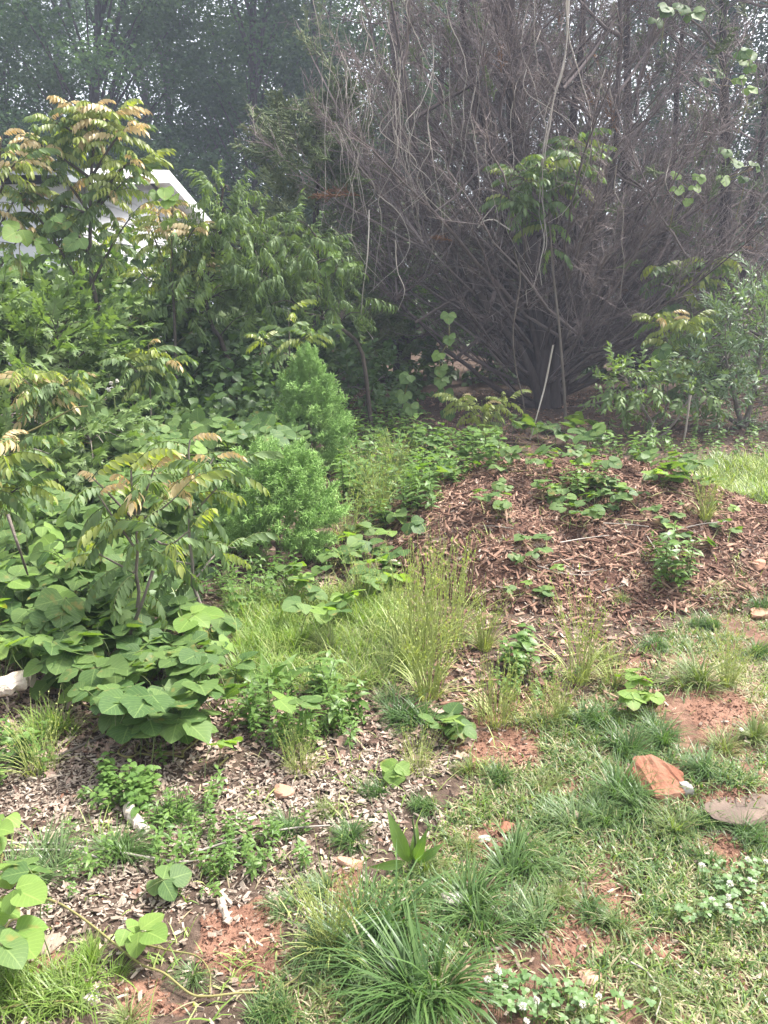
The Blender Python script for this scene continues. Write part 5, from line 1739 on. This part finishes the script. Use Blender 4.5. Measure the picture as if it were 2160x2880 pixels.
# ================================================================== GRASS AND WEEDS
TUFTS = [  # u, v, size(m), mesh key, label
    (171, 818, .17, 'tuft_dark', 'dark dense grass tuft behind the pale split wood piece'),
    (287, 832, .15, 'tuft_dark', 'dark grass tuft at the upper end of the dry stalk'),
    (345, 845, .15, 'tuft_dark', 'wide dark grass tuft right of the dry stalk'),
    (322, 890, .14, 'tuft_grey', 'blue green tuft at the edge of the clay strip'),
    (284, 908, .11, 'tuft_grey', 'small blue green tuft beside bare clay'),
    (324, 810, .11, 'tuft_light', 'light grass tuft below the leaf litter'),
    (374, 795, .13, 'tuft_dark', 'dark tuft near the bright kudzu leaf'),
    (192, 978, .11, 'tuft_grey', 'small grey tuft touched by the runner loop'),
    (270, 1012, .15, 'tuft_dark', 'dark tuft under the end of the long runner'),
    (127, 1024, .12, 'tuft_light', 'light tuft at the bottom picture edge'),
    (76, 975, .13, 'tuft_lush', 'fresh thin tuft above the straight runner'),
    (20, 992, .15, 'tuft_lush', 'fresh thin tuft in the bottom picture corner'),
    (322, 958, .2, 'tuft_grey', 'blue green tuft beside the thin seed stems'),
    (375, 952, .31, 'tuft_dark', 'large dark tuft behind the biggest foreground tuft'),
    (423, 808, .14, 'tuft_dark', 'dark tuft behind the dock plant'),
    (432, 872, .14, 'tuft_light', 'light tuft at the dock plant base'),
    (470, 847, .10, 'tuft_light', 'small light tuft on the clay edge'),
    (514, 862, .23, 'tuft_dark', 'dark leaning tuft right of the white stone'),
    (483, 902, .27, 'tuft_dark', 'broad dark arching tuft beside the white angular stone'),
    (523, 922, .21, 'tuft_grey', 'pale blue green tuft in front of the broad dark one'),
    (546, 876, .14, 'tuft_grey', 'pale tuft in the lawn beside the dark leaning tuft'),
    (432, 1015, .36, 'tuft_dark', 'biggest dark grass tuft in the foreground'),
    (398, 998, .22, 'tuft_grey', 'pale blades springing beside the biggest tuft'),
    (567, 826, .22, 'tuft_grey', 'large blue green tuft in the middle of the lawn'),
    (622, 800, .24, 'tuft_dark', 'dark tuft leaning against the red rock'),
    (598, 826, .17, 'tuft_dark', 'dark tuft between the blue green tuft and the red rock'),
    (673, 832, .20, 'tuft_light', 'yellowish sprawling tuft below the red rock'),
    (716, 828, .12, 'tuft_dark', 'tuft between the red rock and the clay mound'),
    (752, 838, .17, 'tuft_dark', 'tuft overhanging the clay mound'),
    (706, 862, .13, 'tuft_dark', 'small tuft in front of the clay mound'),
    (705, 775, .16, 'tuft_dark', 'dark tuft right of the red rock'),
    (599, 918, .14, 'tuft_dark', 'short tuft behind the bare clay patch'),
    (620, 930, .13, 'tuft_light', 'light tuft beside the bare clay patch'),
    (412, 722, .26, 'tuft_dark', 'dark arching tuft under the tall seed grass'),
    (395, 700, .17, 'tuft_grey', 'pale blades beside the dark arching tuft'),
    (460, 640, .13, 'tuft_grey', 'grey tuft at the foot of the heap'),
    (599, 722, .21, 'tuft_dark', 'dark tuft at the foot of the tall yellow seed stems'),
    (622, 750, .2, 'tuft_dark', 'dark tuft in the lawn above the red rock'),
    (655, 745, .2, 'tuft_dark', 'dark tuft right above the red rock crest'),
    (697, 684, .27, 'tuft_light', 'large fresh light green tuft on the clay bank'),
    (657, 648, .16, 'tuft_dark', 'dark tuft left of the large light tuft'),
    (708, 628, .19, 'tuft_dark', 'dark tuft behind the large light tuft'),
    (760, 608, .2, 'tuft_dark', 'dark tuft by the pink stone at the picture edge'),
    (761, 655, .2, 'tuft_dark', 'dark tuft at the picture edge below the pink stone'),
    (606, 660, .14, 'tuft_light', 'light tuft at the heap foot'),
    (720, 750, .18, 'tuft_light', 'light tuft right of the clay bank'),
    (755, 735, .17, 'tuft_light', 'light tuft at the picture edge beyond the clay'),
    (266, 668, .28, 'tuft_lush', 'lush bright green grass clump beside the kudzu'),
    (240, 650, .2, 'tuft_lush', 'fresh grass at the edge of the kudzu mat'),
    (298, 650, .26, 'tuft_lush', 'lush grass clump behind the bent grass'),
    (331, 656, .27, 'tuft_light', 'mop of fine pale bent grass in the middle'),
    (368, 645, .24, 'tuft_light', 'pale grass mop beside the tall seed grass'),
    (345, 620, .22, 'tuft_lush', 'bright grass below the kudzu at the juniper'),
    (385, 610, .22, 'tuft_light', 'light grass left of the tall seed grass'),
    (470, 770, .13, 'tuft_light', 'light tuft on the soil below the heap'),
    (500, 780, .13, 'tuft_dark', 'small dark tuft at the lawn edge'),
    (538, 790, .14, 'tuft_light', 'light tuft left of the red rock'),
    (45, 735, .2, 'tuft_lush', 'thin blades standing in the kudzu edge'),
    (120, 850, .2, 'tuft_dark', 'two-bladed dark tuft on the wood chips'),
    (40, 870, .22, 'tuft_grey', 'long flat blades lying over the dry vine'),
    (620, 600, .12, 'tuft_light', 'small tuft at the heap flank foot'),
    (650, 1000, .12, 'tuft_light', 'tan green tuft by the grey twig'),
    (560, 905, .13, 'tuft_light', 'yellow green tuft amid lawn clay'),
]
for u, v, s, key, lab in TUFTS:
    p = hit(u, v)
    o = link('grass_tuft', ME[key][int(R.integers(len(ME[key])))])
    o.location = p - np.array([0, 0, .005])
    s = s * (.85 if v > 760 else .95)
    o.scale = (s * R.uniform(.95, 1.15), s * R.uniform(.95, 1.15), s)
    o.rotation_euler = (R.normal(0, .06), R.normal(0, .06), R.uniform(0, 6.28))
    tag(o, lab, 'grass tuft', 'clumps of grass in the yard')

SEEDS = [(414, 662, .62, 'tallest pale seed grass clump in the middle'), (440, 640, .60, 'tall seed grass clump leaning toward the heap'), (428, 700, .45, 'seed grass rising from the dark arching tuft'),
         (484, 650, .34, 'reddish seed grass at the heap foot'), (497, 722, .34, 'thin seed grass on the clay soil'), (578, 682, .50, 'yellow green seed grass before the mulch heap'), (541, 724, .26, 'short brown seed grass left of the dark tuft'),
         (727, 686, .30, 'yellow seed stems beside the large light tuft'), (613, 684, .26, 'short seed grass right of the yellow clump'), (330, 950, .30, 'thin tan seed stems at the runner end'),
         (345, 540, .50, 'fine seed grass beside the round juniper'), (365, 600, .40, 'seed grass left of the tall clump'), (380, 515, .60, 'thin tall stems among the weeds behind the juniper'), (300, 770, .22, 'thin stems standing in the weed patch'),
         (42, 770, .30, 'thin stems with narrow leaves at the kudzu edge'), (418, 770, .2, 'low seed grass by the kudzu seedling'), (705, 520, .35, 'seed grass at the meadow edge behind the heap'), (490, 440, .5, 'pale weed stalks before the cedar floor'),
         (560, 720, .24, 'low seed stalks among the grass at the lawn edge'), (395, 480, .5, 'seed stems among the weed bed')]
for u, v, h, lab in SEEDS:
    p = hit(u, v)
    o = link('seed_grass', ME['seed'][int(R.integers(8))])
    o.location = p - np.array([0, 0, .01])
    o.scale = (h * 1.05, h * 1.05, h)
    o.rotation_euler = (0, 0, R.uniform(0, 6.28))
    tag(o, lab, 'seed grass', 'clumps of tall seeding grass')


def weed_patch(label, poly, n, key, h, name='weed_patch', group='patches of leafy weeds'):
    q = sample_poly(poly, n)
    pos = np.array([hit(u, v) for u, v in q])
    c = pos.mean(0)
    root = thing(name, c, label, 'weeds', group)
    s = R.uniform(h[0] * .5, h[1] * .95, n) * (.55 + .9 * fbm(pos[:, 0] * 5, pos[:, 1] * 5, 55))
    pos[:, :2] += R.normal(0, .05, (n, 2)) * (R.random((n, 1)) < .4)
    pos[:, 2] = surf_z(pos[:, 0], pos[:, 1])
    Mx = rotz_frames(pos, R.uniform(0, 6.28, n), R.uniform(0, .45, n), s)
    pieces('stem', ME[key], root, Mx)


weed_patch('bushy patch of narrow leaved weeds in the centre litter', [(255, 700), (335, 685), (362, 715), (350, 748), (270, 755), (240, 725)], 90, 'weed', (.08, .2))
weed_patch('low weeds around the dark tuft on the chips', [(95, 785), (150, 780), (160, 812), (100, 812)], 45, 'weed_broad', (.06, .11))
weed_patch('low weeds below the pale split wood', [(150, 815), (225, 800), (260, 840), (225, 885), (180, 885), (140, 850)], 75, 'weed', (.06, .12))
weed_patch('weeds creeping along the dry stalk', [(225, 845), (290, 838), (300, 860), (230, 885)], 32, 'weed', (.06, .12))
weed_patch('small weeds over the chips at the picture edge', [(0, 880), (90, 850), (110, 890), (40, 900)], 18, 'weed', (.05, .1))
weed_patch('low weed at the kudzu edge', [(-10, 740), (60, 740), (60, 770), (-10, 790)], 32, 'weed_broad', (.07, .13))
weed_patch('weed bed right of the conical juniper', [(345, 425), (415, 430), (420, 500), (345, 520)], 110, 'weed', (.2, .42))
weed_patch('pale weed bed in front of the cedar floor', [(410, 440), (500, 445), (490, 480), (410, 500)], 100, 'weed_broad', (.18, .34))
weed_patch('weed bed behind the tall seed grass', [(350, 480), (450, 480), (440, 510), (400, 530), (350, 530)], 80, 'weed', (.16, .30))
weed_patch('thin weeds at the foot of the round juniper', [(200, 590), (290, 570), (330, 600), (230, 620)], 70, 'weed', (.1, .2))
weed_patch('weeds on the right flank of the heap', [(650, 560), (690, 555), (700, 590), (655, 595)], 22, 'weed', (.15, .28))
weed_patch('weeds on the soil between the seed grasses', [(500, 660), (560, 665), (550, 700), (500, 700)], 24, 'weed_broad', (.1, .2))
weed_patch('small lobed weeds left of the dim hollow', [(110, 440), (190, 450), (180, 500), (110, 490)], 60, 'weed_ivy', (.2, .36))
weed_patch('low weeds at the cedar litter edge', [(590, 440), (660, 445), (650, 465), (590, 460)], 34, 'weed_broad', (.14, .28))
weed_patch('lobed weeds climbing the bank at the picture edge', [(-20, 450), (60, 470), (60, 560), (-20, 560)], 70, 'weed_ivy', (.2, .36))
weed_patch('bright lobed weeds beside the round juniper', [(225, 480), (262, 480), (262, 560), (230, 560)], 36, 'weed_ivy', (.16, .3))
weed_patch('scattered low weeds on the brown litter under the grey green shrub', [(640, 438), (768, 440), (790, 462), (680, 466)], 60, 'weed_broad', (.08, .22))
weed_patch('low weeds on the heap crest', [(560, 485), (610, 485), (610, 500), (560, 500)], 14, 'weed', (.14, .24))

# dock plant
p = hit(412, 868)
dock = thing('dock_plant', p, 'broad leaved dock plant standing alone in the clay strip', 'plant')
dl = mesh_from('leaf', *(lambda t: (t[0], t[1]))(leaf(10, .13, 'lance', .3, .4, .006)), M['weed'], uv=leaf(10, .13, 'lance', .3, .4, .006)[2])
for (dx, dz, L, dy) in ((-.08, .25, .15, 0), (.03, .12, .11, -.02), (-.12, .03, .10, -.05), (.02, .2, .10, .03), (.1, .1, .09, 0), (-.03, .1, .08, .05)):
    d = norm(np.array([dx, dy - .03, dz]))
    piece('leaf', dl, dock, frames(p[None] + np.array([[dx * .15, 0, .02]]), d[None], np.array([[-d[0] * .2, -1., .5]]), np.array([[L * 1.1, L * 1.15, L * 1.15]]))[0])
g = Geo()
add_tube(g, [p, p + (.01, 0, .08), p + (.0, .01, .16)], .006, .003, 6, 5)
piece('stem', g.mesh('stem', [M['stem']]), dock)
p = hit(270, 690)
mul = thing('thistle_plant', p, 'pale blue green broad weed before the bent grass', 'plant')
for k in range(7):
    a = k * .95
    d = norm(np.array([math.cos(a), math.sin(a) * .6, 1.0]))
    piece('leaf', dl, mul, frames(p[None], d[None], np.array([[0, -.6, 1.]]), R.uniform(.16, .25))[0])
# seed head weed in the thicket
p = at(115, 400, 6.4)
sh = thing('seedhead_weed', np.array([p[0], p[1], float(ground_z(p[0], p[1]))]), 'tall weed stalk with small round seed heads before the dim bank', 'weed')
g = Geo()
add_tube(g, [sh.location, at(115, 410, 6.4), at(114, 388, 6.4), at(113, 380, 6.4)], .007, .004, 8, 5)
for (u, v) in ((109, 390), (121, 388), (117, 381), (111, 383)):
    add_tube(g, [at(114, 396, 6.4), at(u, v, 6.4)], .003, .003, 4, 4)
piece('stalk', g.mesh('stalk', [M['stem']]), sh)
for (u, v) in ((109, 390), (121, 388), (117, 381), (111, 383)):
    c = at(u, v, 6.4)
    g = Geo()
    n = 40
    geo_scatter(g, tiny_leaf(), frames(np.repeat(c[None], n, 0), rnd_dir(n), rnd_dir(n), .02))
    piece('seed_head', g.mesh('seed_head', [M['petal']]), sh)


# clover flowers
def clover_head_mesh():
    g = Geo()
    n = 70
    o = rnd_dir(n, -.5, 1)
    geo_scatter(g, leaf(4, .2, 'lance', .3, -.3), frames(o * .35, o + np.array([0, 0, .35]), rnd_dir(n), R.uniform(.5, .75, n)))
    return g.mesh('clover_head', [M['petal']])


CLH = [clover_head_mesh() for _ in range(2)]
g = Geo()
add_tube(g, [(0, 0, 0), (.05, 0, .5), (0, 0, 1)], .02, .016, 5, 4)
CLS = g.mesh('stem', [M['stem']])
for (u, v, h, lab) in ((498, 971, .09, 'white clover flower at the upper end of the foreground clover patch'), (488, 980, .08, 'white clover flower beside the biggest tuft'), (523, 1007, .08, 'large white clover flower at the bottom picture edge'),
                       (537, 1000, .08, 'white clover flower next to the large bottom one'), (599, 997, .07, 'white clover flower on bare lawn by the grey twig'), (583, 1005, .06, 'faded clover flower left of the lone white one'),
                       (702, 866, .08, 'white clover flower below the clay mound'), (748, 859, .08, 'white clover flower right of the clay mound'), (766, 862, .08, 'white clover flower cut by the picture edge'),
                       (730, 884, .09, 'tall white clover flower in the lawn'), (712, 900, .07, 'white clover flower left of the trio'), (728, 897, .08, 'dense white clover flower in the trio'), (729, 907, .07, 'lowest clover flower of the trio'),
                       (763, 905, .08, 'white clover flower low at the picture edge'), (741, 730, .06, 'white clover flower beyond the clay bank'), (505, 988, .05, 'browning clover flower in the foreground clover patch'), (750, 880, .05, 'browning clover flower between the white ones'), (526, 1022, .05, 'white clover flower touching the bottom frame')):
    p = hit(u, v, lambda a_, b_: surf_z(a_, b_) + h)
    base = p.copy(); base[2] = float(surf_z(p[0], p[1]))
    t = thing('clover_flower', base, lab, 'flower', 'clover flowers in the lawn')
    o = link('stem', CLS, t); o.scale = (h, h, h)
    o = link('flower_head', CLH[0], t); o.location = (0, 0, h); s = R.uniform(.008, .0115); o.scale = (s, s, s); o.rotation_euler = (R.normal(0, .3), R.normal(0, .3), R.uniform(0, 6))

# clover leaves
g = Geo()
for (u, v, ru, rv, n) in ((520, 990, 35, 20, 50), (560, 995, 45, 25, 25), (600, 1000, 60, 25, 25), (740, 900, 40, 25, 60), (735, 870, 35, 15, 30), (700, 910, 25, 12, 20)):
    for k in range(n):
        a, r_ = R.uniform(0, 6.28), math.sqrt(R.random())
        hz = R.uniform(.02, .06)
        p = hit(u + ru * r_ * math.cos(a), v + rv * r_ * math.sin(a), lambda a_, b_: surf_z(a_, b_) + hz)
        a0 = R.uniform(0, 6.28)
        an = a0 + np.array([0, 2.09, 4.19])
        d = np.stack([np.cos(an), np.sin(an), R.normal(.05, .1, 3)], 1)
        geo_scatter(g, leaf(5, .42, 'ovate', .1, .1), frames(np.repeat(p[None], 3, 0), d, np.array([[0, -.1, 1.]]) + R.normal(0, .15, (3, 3)), R.uniform(.010, .016)), R.random())
        V, F = tubes(np.array([[p, [p[0], p[1], p[2] - hz]]]), np.array([[.0008, .0008]]), 3)
        g.add(V, F)
tag(link('clover_leaves', g.mesh('clover_leaves', [M['clover']])), 'low three part clover leaves among the lawn grass', 'clover', None, 'stuff')


# lawn: short blades
def w_lawn(x, y):
    c, l, k, m = zones(x, y)
    n_ = fbm(x * 2.2, y * 2.2, 41)
    n2 = fbm(x * 7, y * 7, 43)
    return np.clip(l * smooth(.40, .62, .55 * n_ + .45 * n2 + .05) * (1 - .95 * k) + .012 * (1 - l) * (1 - c) * (y < 4.5), 0, 1)


def lawn_mesh(name, n, mats, shares, wf, x0, x1, y0, y1, h, label, w=.0021, bias=True, margin=90):
    g = Geo()
    P = sample_world(n, x0, x1, y0, y1, wf, margin, bias)
    # clumping
    cl = P[R.integers(len(P), size=n)]
    move = R.random(n) < .55
    cidx = R.integers(max(n // 22, 1), size=n)
    P[move, :2] = P[cidx[move], :2] + R.normal(0, .028, (move.sum(), 2))
    P[:, 2] = surf_z(P[:, 0], P[:, 1])
    tallness = .55 + .9 * fbm(P[:, 0] * 3, P[:, 1] * 3, 47)
    pn = fbm(P[:, 0] * 1.7, P[:, 1] * 1.7, 49) - .5
    mi = np.searchsorted(np.cumsum(shares), np.clip(R.random(n) + pn * 1.1, 0, .999))
    mi = np.minimum(mi, len(mats) - 1)
    for k in range(len(mats)):
        for b in (.5, 1.0, 1.6):
            s_ = np.where((mi == k) & (np.abs(R.choice([.5, 1., 1.6], n) - b) < .01))[0]
            if len(s_) == 0:
                continue
            hh = R.uniform(*h, len(s_)) * tallness[s_]
            ww = np.full(len(s_), w / .035) * R.uniform(.7, 1.5, len(s_))
            lean = R.uniform(.1, 1.1, len(s_)) if mats[k] != 'straw' else R.uniform(.7, 3.5, len(s_))
            geo_scatter(g, blade(4, .035, b), rotz_frames(P[s_], R.uniform(0, 6.28, len(s_)), lean, np.stack([ww, hh, hh], 1)), None, k)
    return tag(link(name, g.mesh(name, [M[m_] for m_ in mats])), label, 'grass', None, 'stuff')


lawn_mesh('lawn_grass', 92000, ['fescue', 'lawn', 'lush', 'straw'], [.22, .33, .06, .39], w_lawn, -.8, 4.2, .9, 6.5, (.025, .075), 'patchy short lawn grass mixed with tan straw', margin=330)
lawn_mesh('sparse_grass', 2600, ['lush', 'seed', 'straw'], [.45, .25, .3], lambda x, y: .5 * np.ones(len(x)) * (1 - zones(x, y)[1]), -3.5, 3, 1., 5, (.03, .12), 'scattered thin grass blades on chips and litter')
lawn_mesh('meadow_grass', 26000, ['lawn', 'lush', 'seed'], [.5, .3, .2], lambda x, y: zones(x, y)[3], 1.5, 9, 5.5, 14, (.10, .26), 'bright longer meadow grass behind the mulch heap', .004, False, 200)
W_CORNER = wpoly([(-60, 955), (60, 960), (95, 985), (90, 1012), (-60, 1030)])
lawn_mesh('fresh_grass', 1500, ['lush', 'lawn', 'seed'], [.5, .35, .15], lambda x, y: in_poly(W_CORNER, x, y) * smooth(.46, .60, fbm(x * 6, y * 6, 88)), -1.6, .2, 1.0, 2.0, (.03, .11), 'fresh thin grass on the clay in the bottom picture corner', .0018)
lawn_mesh('fine_grass', 9000, ['lush', 'seed', 'lawn'], [.5, .25, .25], lambda x, y: (lambda u_, v_: in_poly([(235, 600), (400, 590), (420, 680), (330, 700), (240, 690)], u_, v_).astype(float))(*proj(np.stack([x, y, ground_z(x, y)], 1))), -1.6, 1., 2.6, 5, (.08, .22), 'thicket of fine bright grass in the middle distance', .002, False)

# ================================================================== HAZE VOLUME, added mostly to imitate lens veiling glare over the far trees
HAZE_D = 0.0029
hz = bpy.data.materials.new('haze')
hz.use_nodes = True
nt = hz.node_tree
nt.nodes.clear()
o_ = nt.nodes.new('ShaderNodeOutputMaterial')
pv = nt.nodes.new('ShaderNodeVolumePrincipled')
pv.inputs['Color'].default_value = (.72, .81, 1.0, 1)
pv.inputs['Density'].default_value = HAZE_D
pv.inputs['Anisotropy'].default_value = .2
nt.links.new(pv.outputs[0], o_.inputs['Volume'])
hb = boxmesh('haze', (-170, -30, -3), (170, 250, 20), hz)
if HAZE_D > 0:
    tag(link('haze', hb), 'pale thin haze volume standing in mostly for lens veiling glare', 'haze', None, 'stuff')
